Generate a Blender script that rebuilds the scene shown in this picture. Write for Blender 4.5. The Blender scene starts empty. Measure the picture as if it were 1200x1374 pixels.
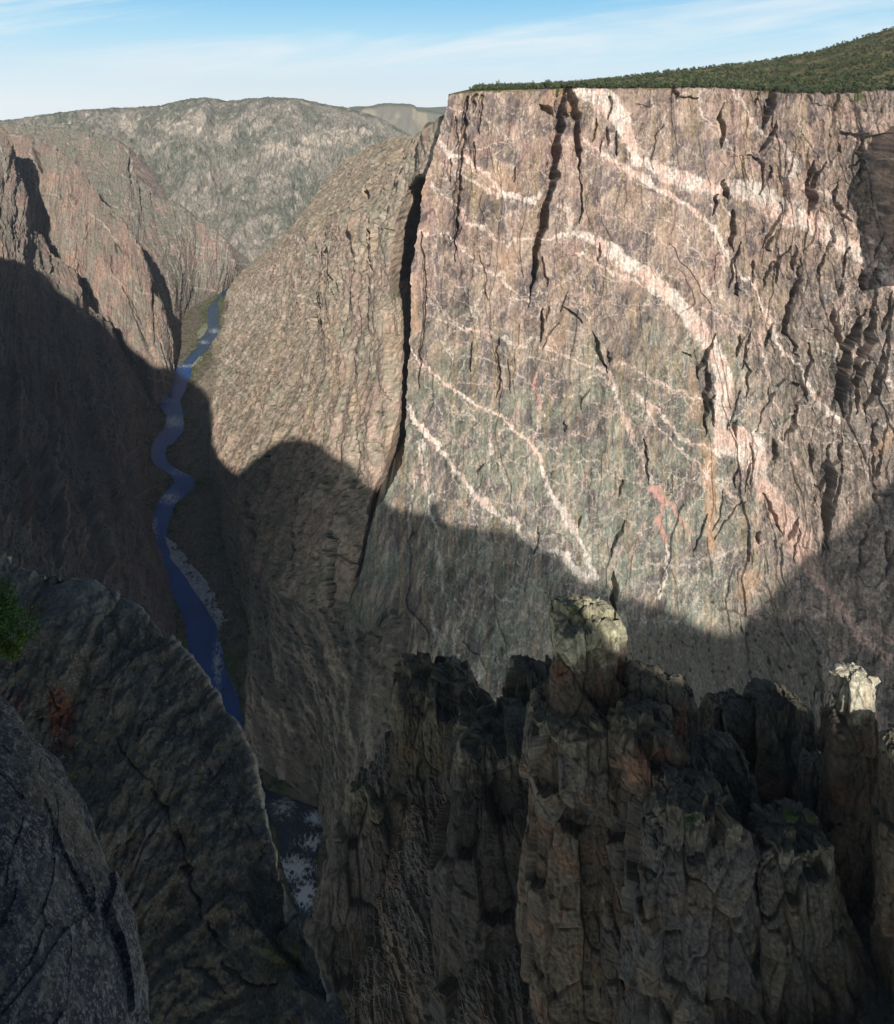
import bpy, math, random
import numpy as np
rng = np.random.default_rng(7); random.seed(7)
D = bpy.data; SC = bpy.context.scene; COL = SC.collection
# ------------------------------------------------------------------ camera, sky, sun, exposure
F = 1100.0; HZ = 140.0; CX = 600.0          # focal length, horizon row and centre column of the photograph (1200 px wide)
cam_d = D.cameras.new('camera'); cam = D.objects.new('camera', cam_d); COL.objects.link(cam)
cam.location = (0, 0, 0); cam.rotation_euler = (math.radians(90), 0, 0)
cam_d.sensor_fit = 'HORIZONTAL'; cam_d.sensor_width = 36; cam_d.lens = 36*F/1200
cam_d.shift_y = -(687-HZ)/1200; cam_d.clip_start = 0.5; cam_d.clip_end = 120000
SC.camera = cam
AZ, EL = math.radians(-10.3), math.radians(22.5)  # sun behind the viewer, a little to the right
SUN = np.array([-math.sin(AZ)*math.cos(EL), -math.cos(AZ)*math.cos(EL), math.sin(EL)])
sl = D.lights.new('sun', 'SUN'); so = D.objects.new('sun', sl); COL.objects.link(so)
sl.energy = 5.0; sl.angle = math.radians(0.53); sl.color = (1.0, 0.96, 0.90)
so.rotation_euler = (math.radians(90)-EL, 0, -AZ)
SC.view_settings.view_transform = 'Standard'; SC.view_settings.look = 'None'
SC.view_settings.exposure = 0.06; SC.view_settings.gamma = 1.0
SC.cycles.use_denoising = True
SC.cycles.max_bounces = 6; SC.cycles.diffuse_bounces = 1
wd = D.worlds.new('World'); SC.world = wd; wd.use_nodes = True
def nn(nt, t, **kw):
    n = nt.nodes.new(t)
    for k, v in kw.items():
        if k in n.inputs: n.inputs[k].default_value = v
        else: setattr(n, k, v)
    return n
def lk(nt, a, b): nt.links.new(a, b)
def math_n(nt, op, a, b=None, clamp=False):
    n = nt.nodes.new('ShaderNodeMath'); n.operation = op; n.use_clamp = clamp
    for i, v in enumerate((a, b)):
        if v is None: continue
        if hasattr(v, 'links'): nt.links.new(v, n.inputs[i])
        else: n.inputs[i].default_value = v
    return n.outputs[0]
def mixc(nt, f, a, b, mode='MIX'):
    n = nt.nodes.new('ShaderNodeMix'); n.data_type = 'RGBA'; n.blend_type = mode
    for i, v in ((0, f), (6, a), (7, b)):
        if hasattr(v, 'links'): nt.links.new(v, n.inputs[i])
        elif i == 0: n.inputs[0].default_value = v
        else: n.inputs[i].default_value = (*v, 1)
    return n.outputs[2]
def ramp(nt, src, pts):
    n = nt.nodes.new('ShaderNodeValToRGB'); nt.links.new(src, n.inputs[0]); cr = n.color_ramp
    while len(cr.elements) < len(pts): cr.elements.new(0.5)
    for e, (p, c) in zip(cr.elements, pts):
        e.position = p; e.color = (c, c, c, 1) if not hasattr(c, '__len__') else (*c, 1)
    return n.outputs[0]
def build_world():
    nt = wd.node_tree; nt.nodes.clear()
    sky = nn(nt, 'ShaderNodeTexSky'); sky.sky_type = 'NISHITA'; sky.sun_disc = False
    sky.sun_elevation = EL; sky.sun_rotation = math.radians(180)+AZ
    sky.altitude = 2400; sky.air_density = 1.0; sky.dust_density = 1.2; sky.ozone_density = 1.5
    tc = nn(nt, 'ShaderNodeTexCoord')
    sep = nn(nt, 'ShaderNodeSeparateXYZ'); lk(nt, tc.outputs['Generated'], sep.inputs[0])
    # pale bright air low over the horizon, deepening to blue above it
    def over(r, g, b): return tuple(q*.97/SKY_STRENGTH for q in (r, g, b))
    airc = ramp(nt, sep.outputs[2], [(0.0, (.86, .94, .97)), (.045, (.68, .87, .97)), (.085, (.45, .76, .95)), (.13, (.27, .61, .90))])
    airs = nn(nt, 'ShaderNodeVectorMath', operation='SCALE'); lk(nt, airc, airs.inputs[0]); airs.inputs['Scale'].default_value = .97/SKY_STRENGTH
    fa = ramp(nt, sep.outputs[2], [(0.0, 1.0), (.135, 1.0), (.2, 0.0)])
    c = mixc(nt, fa, sky.outputs[0], airs.outputs[0])
    # thin cirrus drawn out in long rising wisps, only low over the horizon
    yy = math_n(nt, 'MAXIMUM', sep.outputs[1], 0.15); u = math_n(nt, 'DIVIDE', sep.outputs[0], yy); v = math_n(nt, 'DIVIDE', sep.outputs[2], yy)
    q = math_n(nt, 'SUBTRACT', v, math_n(nt, 'MULTIPLY', u, 0.13))
    cmb = nn(nt, 'ShaderNodeCombineXYZ'); lk(nt, math_n(nt, 'MULTIPLY', u, 2.6), cmb.inputs[0]); lk(nt, math_n(nt, 'MULTIPLY', q, 20.0), cmb.inputs[1]); cmb.inputs[2].default_value = 4.4
    n1 = nn(nt, 'ShaderNodeTexNoise', Scale=1.0, Detail=9.0, Roughness=0.58, Distortion=0.5); lk(nt, cmb.outputs[0], n1.inputs['Vector'])
    cl = math_n(nt, 'MULTIPLY', ramp(nt, n1.outputs[0], [(0.42, 0.0), (0.68, 1.0)]), ramp(nt, sep.outputs[2], [(.02, .3), (.05, .75), (.14, .8), (.2, 0.0)]), True)
    c = mixc(nt, cl, c, over(.88, .94, .97))
    bg = nn(nt, 'ShaderNodeBackground', Strength=SKY_STRENGTH); lk(nt, c, bg.inputs[0])
    out = nn(nt, 'ShaderNodeOutputWorld'); lk(nt, bg.outputs[0], out.inputs[0])
SKY_STRENGTH = 0.05
build_world()
# ------------------------------------------------------------------ noise
def h2(ix, iy, seed):
    h = (ix.astype(np.int64)*374761393 + iy.astype(np.int64)*668265263 + seed*1442695041) & 0xFFFFFFFF
    h = ((h ^ (h >> 13))*1274126177) & 0xFFFFFFFF
    h = ((h ^ (h >> 16))*2246822519) & 0xFFFFFFFF
    return h ^ (h >> 15)
def r01(h): return (h & 0xFFFF).astype(np.float32)/65535.0
def vn(x, y, seed=0):
    ix = np.floor(x); iy = np.floor(y); fx = (x-ix).astype(np.float32); fy = (y-iy).astype(np.float32)
    ix = ix.astype(np.int64); iy = iy.astype(np.int64)
    def g(dx, dy):
        a = r01(h2(ix+dx, iy+dy, seed))*6.2832
        return np.cos(a)*(fx-dx) + np.sin(a)*(fy-dy)
    sx = fx*fx*fx*(fx*(fx*6-15)+10); sy = fy*fy*fy*(fy*(fy*6-15)+10)
    a = g(0,0); b = g(1,0); c = g(0,1); d = g(1,1)
    return 1.5*((a+(b-a)*sx)*(1-sy) + (c+(d-c)*sx)*sy)
def fbm(x, y, o=4, seed=0, gain=0.5):
    s = 0; a = 1.0
    for i in range(o):
        s = s + a*vn(x*2**i+i*17.3, y*2**i-i*9.1, seed+i); a *= gain
    return s
def ridged(x, y, o=4, seed=0):
    s = 0; a = 0.6
    for i in range(o):
        s = s + a*(1-2*np.abs(vn(x*2**i+i*7.7, y*2**i+i*3.3, seed+i))); a *= 0.5
    return s
def facet(x, y, seed=0, tilt=1.0):
    """angular rock: every cell is a tilted plane; returns height, cell random, distance to the cell's edge"""
    ix = np.floor(x).astype(np.int64); iy = np.floor(y).astype(np.int64)
    b1 = np.full(x.shape, 9.0, np.float32); b2 = b1.copy(); val = np.zeros(x.shape, np.float32); rid = val.copy()
    for dx in (-1, 0, 1):
        for dy in (-1, 0, 1):
            h = h2(ix+dx, iy+dy, seed)
            px = ix+dx+r01(h); py = iy+dy+r01(h >> 8)
            ex = (x-px).astype(np.float32); ey = (y-py).astype(np.float32)
            dd = np.abs(ex)*0.55+np.sqrt(ex*ex+ey*ey)*0.6
            hb = h2(ix+dx+911, iy+dy-57, seed+5)
            r = r01(hb); gx = r01(hb >> 7)*2-1; gy = r01(hb >> 14)*2-1
            nv = (r*2-1)*0.6 + tilt*(gx*ex + gy*0.6*ey)
            m = dd < b1
            b2 = np.where(m, b1, np.minimum(b2, dd)); b1 = np.where(m, dd, b1)
            val = np.where(m, nv, val); rid = np.where(m, r, rid)
    return val, rid, b2-b1
def facet3(x, y, z, seed=0, tilt=1.0):
    ix, iy, iz = (np.floor(q).astype(np.int64) for q in (x, y, z))
    b1 = np.full(x.shape, 9.0, np.float32); b2 = b1.copy(); val = np.zeros(x.shape, np.float32); rid = val.copy()
    for dx in (-1, 0, 1):
        for dy in (-1, 0, 1):
            for dz in (-1, 0, 1):
                h = h2(ix+dx+(iz+dz)*7919, iy+dy+(iz+dz)*104729, seed)
                ex = (x-(ix+dx+r01(h))).astype(np.float32); ey = (y-(iy+dy+r01(h >> 5))).astype(np.float32); ez = (z-(iz+dz+r01(h >> 10))).astype(np.float32)
                dd = np.maximum(np.maximum(np.abs(ex), np.abs(ey)), np.abs(ez))*.45+np.sqrt(ex*ex+ey*ey+ez*ez)*.55
                hb = h2(h & 0xFFFFF, h >> 12, seed+5); r = r01(hb)
                nv = (r*2-1)*.7+tilt*((r01(hb >> 6)*2-1)*ex+(r01(hb >> 10)*2-1)*ey+(r01(hb >> 15)*2-1)*.6*ez)
                m = dd < b1; b2 = np.where(m, b1, np.minimum(b2, dd)); b1 = np.where(m, dd, b1); val = np.where(m, nv, val); rid = np.where(m, r, rid)
    return val, rid, b2-b1
def desat(c, k=.72):
    l = (c*np.array([.25, .6, .15])).sum(-1, keepdims=True); return l+(c-l)*k
def ss(a, b, x):
    t = np.clip((x-a)/(b-a), 0, 1); return t*t*(3-2*t)
# ------------------------------------------------------------------ helpers
def W(px, py, Y):
    return np.array([(px-CX)/F*Y, Y, -(py-HZ)/F*Y])
def proj(X, Y, Z):
    Ys = np.where(Y > 0.5, Y, 0.5); return CX+F*X/Ys, HZ-F*Z/Ys
def tag(o, label, cat, kind=None, group=None):
    o['label'] = label; o['category'] = cat
    if kind: o['kind'] = kind
    if group: o['group'] = group
    return o
def mesh_from(name, verts, faces, mats, cols=None, smooth=False, midx=None):
    verts = np.asarray(verts, np.float32).reshape(-1, 3); faces = np.asarray(faces, np.int32)
    me = D.meshes.new(name); n = len(faces); k = faces.shape[1]
    me.vertices.add(len(verts)); me.vertices.foreach_set('co', verts.ravel())
    me.loops.add(n*k); me.loops.foreach_set('vertex_index', faces.ravel())
    me.polygons.add(n); me.polygons.foreach_set('loop_start', np.arange(0, n*k, k, dtype=np.int32))
    me.polygons.foreach_set('loop_total', np.full(n, k, np.int32))
    me.polygons.foreach_set('use_smooth', np.full(n, smooth, bool))
    for m in (mats if isinstance(mats, (list, tuple)) else [mats]): me.materials.append(m)
    if midx is not None: me.polygons.foreach_set('material_index', np.asarray(midx, np.int32))
    if cols is not None:
        c = np.ones((len(verts), 4), np.float32); c[:, :3] = np.asarray(cols, np.float32).reshape(-1, 3)
        at = me.attributes.new('Col', 'FLOAT_COLOR', 'POINT'); at.data.foreach_set('color', c.ravel())
    me.update(calc_edges=True); me.validate()
    return me
def link(name, me, parent=None):
    o = D.objects.new(name, me); COL.objects.link(o)
    if parent is not None: o.parent = parent
    return o
def grid_faces(nv, nu, wrap=False):
    i = np.arange(nv*nu).reshape(nv, nu)
    if wrap: i = np.concatenate([i, i[:, :1]], 1)
    return np.stack([i[:-1, :-1], i[1:, :-1], i[1:, 1:], i[:-1, 1:]], -1).reshape(-1, 4)
SHEETS = []      # px, py, Y of the big surfaces, used to find where the shade must end
def sheet(name, X, Y, Z, col, mat, smooth=False, flip=False, reg=True, wrap=False):
    nv, nu = X.shape; f = grid_faces(nv, nu, wrap)
    if flip: f = f[:, ::-1]
    me = mesh_from(name, np.stack([X, Y, Z], -1), f, mat, col, smooth)
    if reg: SHEETS.append((X, Y, Z))
    return link(name, me)
def resample(pts, n):
    p = np.asarray(pts, float); d = np.r_[0, np.cumsum(np.linalg.norm(np.diff(p, axis=0), axis=1))]
    s = np.linspace(0, d[-1], n)
    return np.stack([np.interp(s, d, p[:, k]) for k in range(3)], -1), d[-1]
def loft(rails, ts, nu, nv):
    R = [resample(r, nu)[0] for r in rails]; t = np.linspace(0, 1, nv); out = np.zeros((nv, nu, 3))
    for i in range(nv):
        j = min(max(np.searchsorted(ts, t[i])-1, 0), len(R)-2); f = (t[i]-ts[j])/(ts[j+1]-ts[j])
        out[i] = R[j]*(1-f)+R[j+1]*f
    return out
def blur2(a, k):
    for ax in (0, 1):
        pad = [(0, 0)]*a.ndim; pad[ax] = (k, k); p = np.pad(a, pad, mode='edge')
        c = np.cumsum(p, axis=ax); z = np.zeros_like(np.take(c, [0], ax)); c = np.concatenate([z, c], ax); n = a.shape[ax]
        a = (np.take(c, range(2*k+1, 2*k+1+n), ax)-np.take(c, range(0, n), ax))/(2*k+1)
    return a
def normals(P):
    du = np.gradient(P, axis=1); dv = np.gradient(P, axis=0); n = np.cross(du, dv)
    n /= np.linalg.norm(n, axis=2, keepdims=True)+1e-9
    return n
def arclen(P):
    u = np.concatenate([np.zeros((P.shape[0], 1)), np.cumsum(np.linalg.norm(np.diff(P, axis=1), axis=2), 1)], 1)
    v = np.concatenate([np.zeros((1, P.shape[1])), np.cumsum(np.linalg.norm(np.diff(P, axis=0), axis=2), 0)], 0)
    return u, v
def polydist(PX, PY, pts, wid, reach):
    """signed-free distance to a polyline divided by its local half width; inf where far"""
    out = np.full(PX.shape, 99.0, np.float32); w = np.broadcast_to(np.asarray(wid, float), (len(pts),))
    for k in range(len(pts)-1):
        (x0, y0), (x1, y1) = pts[k][:2], pts[k+1][:2]; w0, w1 = w[k], w[k+1]; r = max(w0, w1)*0.5*reach+6
        rows = np.where((PY.max(1) > min(y0, y1)-r) & (PY.min(1) < max(y0, y1)+r))[0]
        cols = np.where((PX.max(0) > min(x0, x1)-r) & (PX.min(0) < max(x0, x1)+r))[0]
        if len(rows) == 0 or len(cols) == 0: continue
        sl = (slice(rows[0], rows[-1]+1), slice(cols[0], cols[-1]+1)); a = PX[sl]; b = PY[sl]
        dx, dy = x1-x0, y1-y0; L = dx*dx+dy*dy+1e-9
        t = np.clip(((a-x0)*dx+(b-y0)*dy)/L, 0, 1)
        d = np.hypot(a-x0-t*dx, b-y0-t*dy)/((w0+(w1-w0)*t)*0.5+1e-6)
        out[sl] = np.minimum(out[sl], d)
    return out
def srgb(r, g, b):
    c = np.array([r, g, b])/255.0
    return np.where(c <= 0.04045, c/12.92, ((c+0.055)/1.055)**2.4)
def lerp(a, b, m): return a+(np.asarray(b)-a)*m[..., None]
# ------------------------------------------------------------------ materials
def base_mat(name, rough=0.95, spec=0.15):
    m = D.materials.new(name); m.use_nodes = True; nt = m.node_tree; b = nt.nodes['Principled BSDF']
    b.inputs['Roughness'].default_value = rough; b.inputs['Specular IOR Level'].default_value = spec
    return m, nt, b
def rock_mat(name, scale, bump, var=0.35, stretch=0.35):
    m, nt, b = base_mat(name)
    at = nn(nt, 'ShaderNodeAttribute', attribute_name='Col')
    tc = nn(nt, 'ShaderNodeTexCoord'); mp = nn(nt, 'ShaderNodeMapping'); lk(nt, tc.outputs['Object'], mp.inputs[0])
    mp.inputs['Scale'].default_value = (scale, scale, scale*stretch)
    n1 = nn(nt, 'ShaderNodeTexNoise', Scale=1.0, Detail=6.0, Roughness=0.7); lk(nt, mp.outputs[0], n1.inputs['Vector'])
    g = ramp(nt, n1.outputs[0], [(0.3, 1-var), (0.7, 1+var)])
    c = mixc(nt, 1.0, at.outputs['Color'], g, 'MULTIPLY'); lk(nt, c, b.inputs['Base Color'])
    if bump:
        bp = nn(nt, 'ShaderNodeBump', Strength=0.8, Distance=bump); lk(nt, n1.outputs[0], bp.inputs['Height']); lk(nt, bp.outputs[0], b.inputs['Normal'])
    return m
M_CLIFF = rock_mat('cliff_rock', 0.5, 0.8)
M_FAR = rock_mat('far_slope', 0.12, 2.0)
M_PIN = rock_mat('pinnacle_rock', 0.9, 0.25)
def rock_relief(u, v, A, seed, ribs=1.0, soft=1.0):
    """metres of relief for a cliff whose surface coordinates are u (along) and v (down)"""
    wu = u+9*vn(u/45, v/70, seed+90)+3*vn(u/13, v/22, seed+91); wv = v+14*vn(u/60, v/60, seed+92)
    f1, r1, e1 = facet(wu/70, wv/190, seed+1); f2, r2, e2 = facet(wu/24, wv/62, seed+2); f3, r3, e3 = facet(wu/8.5, wv/20, seed+3)
    rb = ridged(wu/26, wv/240, 3, seed+4)
    fine = fbm(u/5, v/8, 3, seed+5)
    brk = ss(-.15, .35, vn(u/17, v/23, seed+93))
    d = soft*(7*f1+4.2*f2+1.8*f3)+ribs*4.0*rb+1.0*fine
    d -= soft*(1.6*np.exp(-e2/0.05)+0.8*np.exp(-e3/0.07))*brk
    return A*d, r1, r2, r3, e2
# ------------------------------------------------------------------ PAINTED CLIFF
PROW = [(604,100),(600,128),(596,138),(592,150),(586,172),(580,192),(572,212),(566,240),(564,272),(560,292),(556,312),(552,340),(552,382),(551,445),(546,495),(545,557),(542,590),(538,612),(524,640),(506,668),(494,710),(486,760),(472,790),(465,815),(458,865),(450,930),(440,1010),(430,1060)]
RIM = [(560,150),(596,134),(605,127),(640,122),(700,121),(757,119),(830,119),(900,119),(950,118),(1000,121),(1050,125),(1100,127),(1150,125),(1200,123),(1320,122)]
A0, A1, AK = 1047.0, -0.13, 0.14
def wall_Y(px, py): return A0/(1-A1*(px-CX)/F+AK*(py-HZ)/F)
VEINS = [
 [(776,122,16),(790,126,22),(802,132,28),(820,143,28),(832,160,24),(843,182,18),(852,200,15),(856,218,14),(877,222,22),(900,233,24),(933,247,23),(960,255,17),(987,253,22),(1013,257,28),(1033,270,34),(1057,287,32),(1077,297,26),(1100,310,22),(1127,327,22),(1153,343,18),(1177,363,18),(1200,387,16),(1290,440,14)],
 [(780,187,3),(802,202,6),(820,215,8),(843,230,8),(867,243,8),(890,257,7),(917,270,6),(943,290,6),(963,310,6),(977,337,6),(990,367,5),(997,375,4),(1013,373,3),(1017,390,4),(1019,405,6),(1038,437,8),(1048,466,6),(1054,475,4),(1070,485,3),(1083,504,4),(1092,526,8),(1099,542,10),(1114,554,8),(1130,565,4)],
 [(680,327,3),(700,320,4),(725,320,3),(755,315,5),(765,315,9),(785,317,12),(805,325,13),(820,337,18),(843,353,20),(863,367,18),(883,383,20),(907,402,22),(926,425,22),(947,456,22),(959,472,24),(969,497,22),(970,523,22),(966,548,24),(966,573,24),(969,595,30),(988,592,44),(1005,602,44),(1016,625,34),(1024,650,24),(1041,676,30),(1061,706,34),(1077,737,32),(1090,767,18),(1110,793,14),(1133,827,14),(1157,857,12),(1190,880,10)],
 [(765,315,9),(768,290,7),(760,278,8),(745,276,5)],
 [(772,337,3),(790,347,3),(805,357,3),(830,368,4),(850,376,4),(867,385,4),(887,400,4),(905,412,5)],
 [(585,177,4),(595,197,6),(607,210,6),(622,212,4),(640,222,5),(660,235,5),(665,250,8),(680,260,9),(697,265,10),(715,272,8),(726,264,4)],
 [(575,220,2),(597,220,3),(617,232,4),(640,247,4),(660,260,5),(680,262,6)],
 [(580,247,4),(597,265,2),(617,280,3),(627,297,5),(647,307,5),(665,320,3),(680,332,3)],
 [(560,307,2),(580,314,2),(600,315,2),(617,332,2),(630,342,3),(650,360,2),(670,372,3),(677,368,8),(680,380,5),(695,392,2),(712,410,2)],
 [(570,422,2),(580,430,3),(605,432,3),(622,442,4),(645,447,4),(665,450,4),(680,459,4),(697,467,3),(705,462,4),(720,452,4),(728,458,2)],
 [(725,465,2),(747,472,3),(772,482,3),(795,492,5),(815,497,6),(820,512,6),(827,530,5),(837,558,6),(850,597,5),(863,623,4),(872,643,5)],
 [(735,412,2),(756,400,3),(775,415,2),(790,428,2)],
 [(815,496,2),(832,485,2),(848,493,3),(877,510,4),(902,520,4),(924,529,3),(943,535,2)],
 [(848,526,6),(867,538,3),(890,557,4),(912,583,5),(931,594,4),(953,600,3)],
 [(852,530,3),(877,567,3),(900,590,4),(920,610,4),(943,630,3),(967,650,3),(990,668,2)],
 [(550,467,2),(567,490,3),(590,510,4),(612,530,5),(637,541,4),(660,556,4),(682,570,4),(700,581,4),(712,590,4),(722,607,6),(725,632,5),(737,657,7),(750,677,10),(762,695,10),(772,712,8),(780,732,4),(785,745,5)],
 [(548,545,9),(562,572,9),(580,592,7),(600,615,7),(617,635,7),(635,660,7),(652,670,8),(662,680,8),(672,692,6),(687,690,7),(695,702,7),(705,720,6),(722,730,8),(745,735,8),(760,747,11),(770,762,11),(782,777,11),(797,775,13),(792,752,8)],
 [(657,560,2),(660,590,3),(667,617,3),(677,637,3),(685,657,3),(687,675,2)],
 [(563,590,7),(568,615,6),(572,647,6),(575,680,6),(585,705,4),(592,760,5),(600,800,4)],
 [(707,612,2),(702,640,2),(700,670,2)],[(718,680,2),(735,672,2),(742,668,2)],
 [(850,758,2),(877,753,2),(907,755,3),(933,752,6),(950,750,4),(973,742,4),(1000,740,4),(1030,728,3)],
 [(1007,747,2),(1010,773,2),(1037,800,3)],[(1012,797,7),(1026,799,4)],
 [(1042,538,2),(1047,570,3),(1053,597,3),(1070,620,5),(1083,640,6),(1103,655,4)],
 [(1076,573,2),(1099,577,3),(1121,583,3),(1137,584,2)],
 [(1086,472,3),(1105,471,4),(1121,474,3)],[(1149,475,4),(1165,485,3)],[(1180,504,6),(1197,516,7),(1240,530,6)],
 [(940,412,3),(972,424,3),(991,443,3),(1010,453,3),(1026,466,3),(1029,497,3),(1035,513,2)],
 [(937,326,1.6),(943,361,2),(956,405,2),(978,447,2)],
 [(980,120,5),(997,143,6),(1013,170,6),(1033,183,4),(1050,193,5),(1063,213,7),(1058,235,6)],
 [(937,125,6),(941,145,4),(947,160,3),(963,177,3),(983,197,3)],[(867,123,2),(880,153,2),(885,175,2),(900,200,2)],[(920,125,3),(905,140,2),(885,180,2)],
 [(1073,247,6),(1100,253,3),(1113,263,6),(1133,287,6),(1143,303,6),(1167,327,5),(1193,343,4)],
 [(720,588,3),(726,560,6),(722,540,3),(735,500,2)],
 [(872,735,2),(850,700,2),(830,690,2)],[(560,640,3),(552,660,2),(548,700,3)],[(632,660,2),(640,700,2),(648,720,2)],
 [(900,770,2),(930,790,2)],[(1160,640,2),(1145,610,3),(1130,600,2)],
 [(610,830,6),(612,870,4),(628,900,3),(650,890,2)],[(575,800,4),(590,840,3),(596,880,3)],[(1165,830,8),(1185,850,7),(1230,870,7)],[(660,790,4),(690,800,3),(720,840,2)],
 [(850,900,4),(905,915,5),(950,905,3),(975,890,4)],
]
REDV = [[(870,650,7),(883,660,11),(897,673,6),(913,693,4),(925,713,2)],[(887,675,2),(880,693,5),(890,717,6),(897,733,4)],[(721,500,2),(719,525,2),(721,550,2)]]
PALEV = [[(897,733,3),(893,767,3),(885,785,3),(878,797,4)]]
GROOVES = [  # points, width px, depth m
 ([(755,119),(751,150),(748,180),(744,220),(738,250),(730,275),(724,310),(718,345),(714,385),(711,412)], [11,12,11,11,11,10,9,8,7,3], 38),
 ([(766,122),(770,150),(774,175),(776,210),(777,240)], [8,12,8,5,3], 26), ([(777,240),(780,270),(778,300)], [3,2.5,2], 10),
 ([(626,130),(624,160),(622,190),(618,220),(615,250),(612,280),(613,300),(611,320),(609,350)], [4,5,6,6,6,6,5,4,2], 18),
 ([(612,155),(613,198)], 3, 8), ([(604,212),(603,245)], 4, 9), ([(638,127),(637,150)], 4, 9), ([(648,128),(645,150),(643,180)], 4, 9), ([(637,190),(636,225)], 3, 8),
 ([(724,140),(735,146),(746,156)], [4,9,8], 22), ([(754,146),(764,158)], [8,5], 18), ([(693,225),(691,245)], 3, 8), ([(620,305),(605,330)], 3, 8),
 ([(565,310),(568,345),(572,385),(570,420),(565,470),(562,520)], 3, 9), ([(545,440),(546,470)],2,6),
 ([(728,345),(730,365),(735,372),(733,385)], 3, 8), ([(728,415),(727,440),(726,460)], [5,4,3], 14), ([(736,410),(735,430)], 3, 8),
 ([(668,455),(669,480),(671,510),(668,535)], 3, 9), ([(633,460),(632,500)], 2.5, 8), ([(755,410),(775,425),(781,433)], 3, 9),
 ([(795,445),(801,462),(805,480),(815,500)], [3,5,5,4], 14), ([(817,470),(816,485)], 3, 9), ([(802,325),(802,350)], 2.5, 8),
 ([(1034,125),(1033,135),(1030,150),(1028,172)], [6,9,9,6], 26), ([(1018,125),(1012,140)], 5, 12), ([(903,119),(907,132)], 6, 14), ([(907,130),(935,132)], 3, 8),
 ([(966,150),(970,175),(968,198)], [5,8,7], 18), ([(975,240),(982,267)], 8, 18), ([(987,280),(987,305),(985,338)], [5,7,5], 16), ([(1091,215),(1088,250),(1085,290)], [8,12,9], 30),
 ([(1007,207),(1027,217),(1027,247),(1021,262)], 4, 10), ([(1122,185),(1133,205)], 5, 12), ([(1127,243),(1117,267),(1130,287),(1140,297)], 5, 14), ([(1112,305),(1108,330)],4,10),
 ([(1110,315),(1098,340),(1090,375)], 4, 12), ([(1135,330),(1125,360),(1118,400)], 4, 12), ([(993,380),(990,398)], [7,5], 15), ([(1189,130),(1190,155)], 7, 20), ([(1120,125),(1117,150)],3,8),
 ([(1070,345),(1069,383),(1061,409),(1054,431),(1054,447),(1067,462),(1071,480)], [4,6,6,8,6,5,5], 20), ([(1155,360),(1152,395)], 8, 22),
 ([(1160,415),(1149,447),(1137,472),(1133,497),(1132,535),(1133,562)], [10,12,17,18,14,8], 50), ([(1108,405),(1121,447),(1126,468)], [5,7,9], 20),
 ([(1171,400),(1162,462),(1152,510),(1146,556)], [6,9,9,9], 26), ([(1184,450),(1171,510),(1159,565)], 5, 14), ([(1175,350),(1172,380)],5,14),
 ([(948,480),(949,510),(946,540),(945,583)], [4,8,6,5], 16), ([(1040,525),(1031,535)], 4, 10), ([(1062,515),(1083,523),(1088,540)], 5, 12), ([(927,478),(915,470)],3,8),
 ([(1110,595),(1111,643),(1108,693),(1110,735)], [5,9,9,8], 24), ([(1133,590),(1123,643),(1113,690)], 5, 14), ([(1172,560),(1168,620),(1166,670)], [5,7,9], 20), ([(1093,600),(1092,625)],4,10),
 ([(1027,663),(1040,693),(1053,720)], 4, 12), ([(820,765),(823,787),(826,820)], [5,8,8], 20), ([(863,585),(865,610),(863,627),(870,645)], 3, 9), ([(833,640),(828,662)], 3, 8),
 ([(838,695),(827,717),(819,745)], 3, 10), ([(777,690),(777,706)], 3, 8), ([(647,622),(642,636)], 3, 8), ([(757,565),(757,580)], 3, 8), ([(1060,330),(1045,350),(1040,380)], 4, 12), ([(1015,350),(1012,380)], 4, 10),
 ([(1180,600),(1176,640)],5,14), ([(800,160),(796,190)],3,8), ([(818,130),(816,160)],3,9), ([(812,170),(814,195)],5,10), ([(826,175),(826,210)],3,8),
]
def groove_depth(PX, PY, seed, lst):
    jx = PX+2.4*vn(PX/14, PY/16, seed)+.7*vn(PX/4, PY/6, seed+1); jy = PY+2*vn(PX/6, PY/9, seed+2); g = np.zeros(PX.shape, np.float32); rr = np.random.default_rng(seed)
    for pts, w, dep in lst:
        p = np.array(pts, float); w = np.broadcast_to(np.asarray(w, float), (len(p),)); L = np.r_[0, np.cumsum(np.hypot(*np.diff(p, axis=0).T))]
        n = int(max(5, L[-1]/7)); q = np.linspace(0, 1, n)*L[-1]; x = np.interp(q, L, p[:, 0]); y = np.interp(q, L, p[:, 1]); ww = np.interp(q, L, w); t = q/L[-1]
        a0 = 1.0 if p[0, 1] < 135 else .12
        tap = np.minimum(1, np.minimum(a0+3.2*t, .1+3.2*(1-t)))*rr.uniform(.75, 1.2, n); x = x+rr.normal(0, .5+.12*ww.mean(), n)
        d = polydist(jx, jy, list(zip(x, y)), np.maximum(ww*tap, .9), 1.6); core = 1-ss(0.55, 1.35, d)
        g = np.maximum(g, dep*core)
    return g
_r = np.random.default_rng(77)
for _k in range(56):
    right = _k < 48
    x, y = (_r.uniform(930, 1230), _r.uniform(150, 740)) if right else (_r.uniform(575, 960), _r.uniform(125, 760)); w = _r.uniform(2.0, 5.5) if right else _r.uniform(1.4, 2.8); p = [(x, y)]
    for _j in range(int(_r.integers(2, 6))): x += _r.normal(-2.5, 4); y += _r.uniform(7, 17); p.append((x, y))
    GROOVES.append((p, w, w*(3.2 if right else 2.6)))
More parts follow.
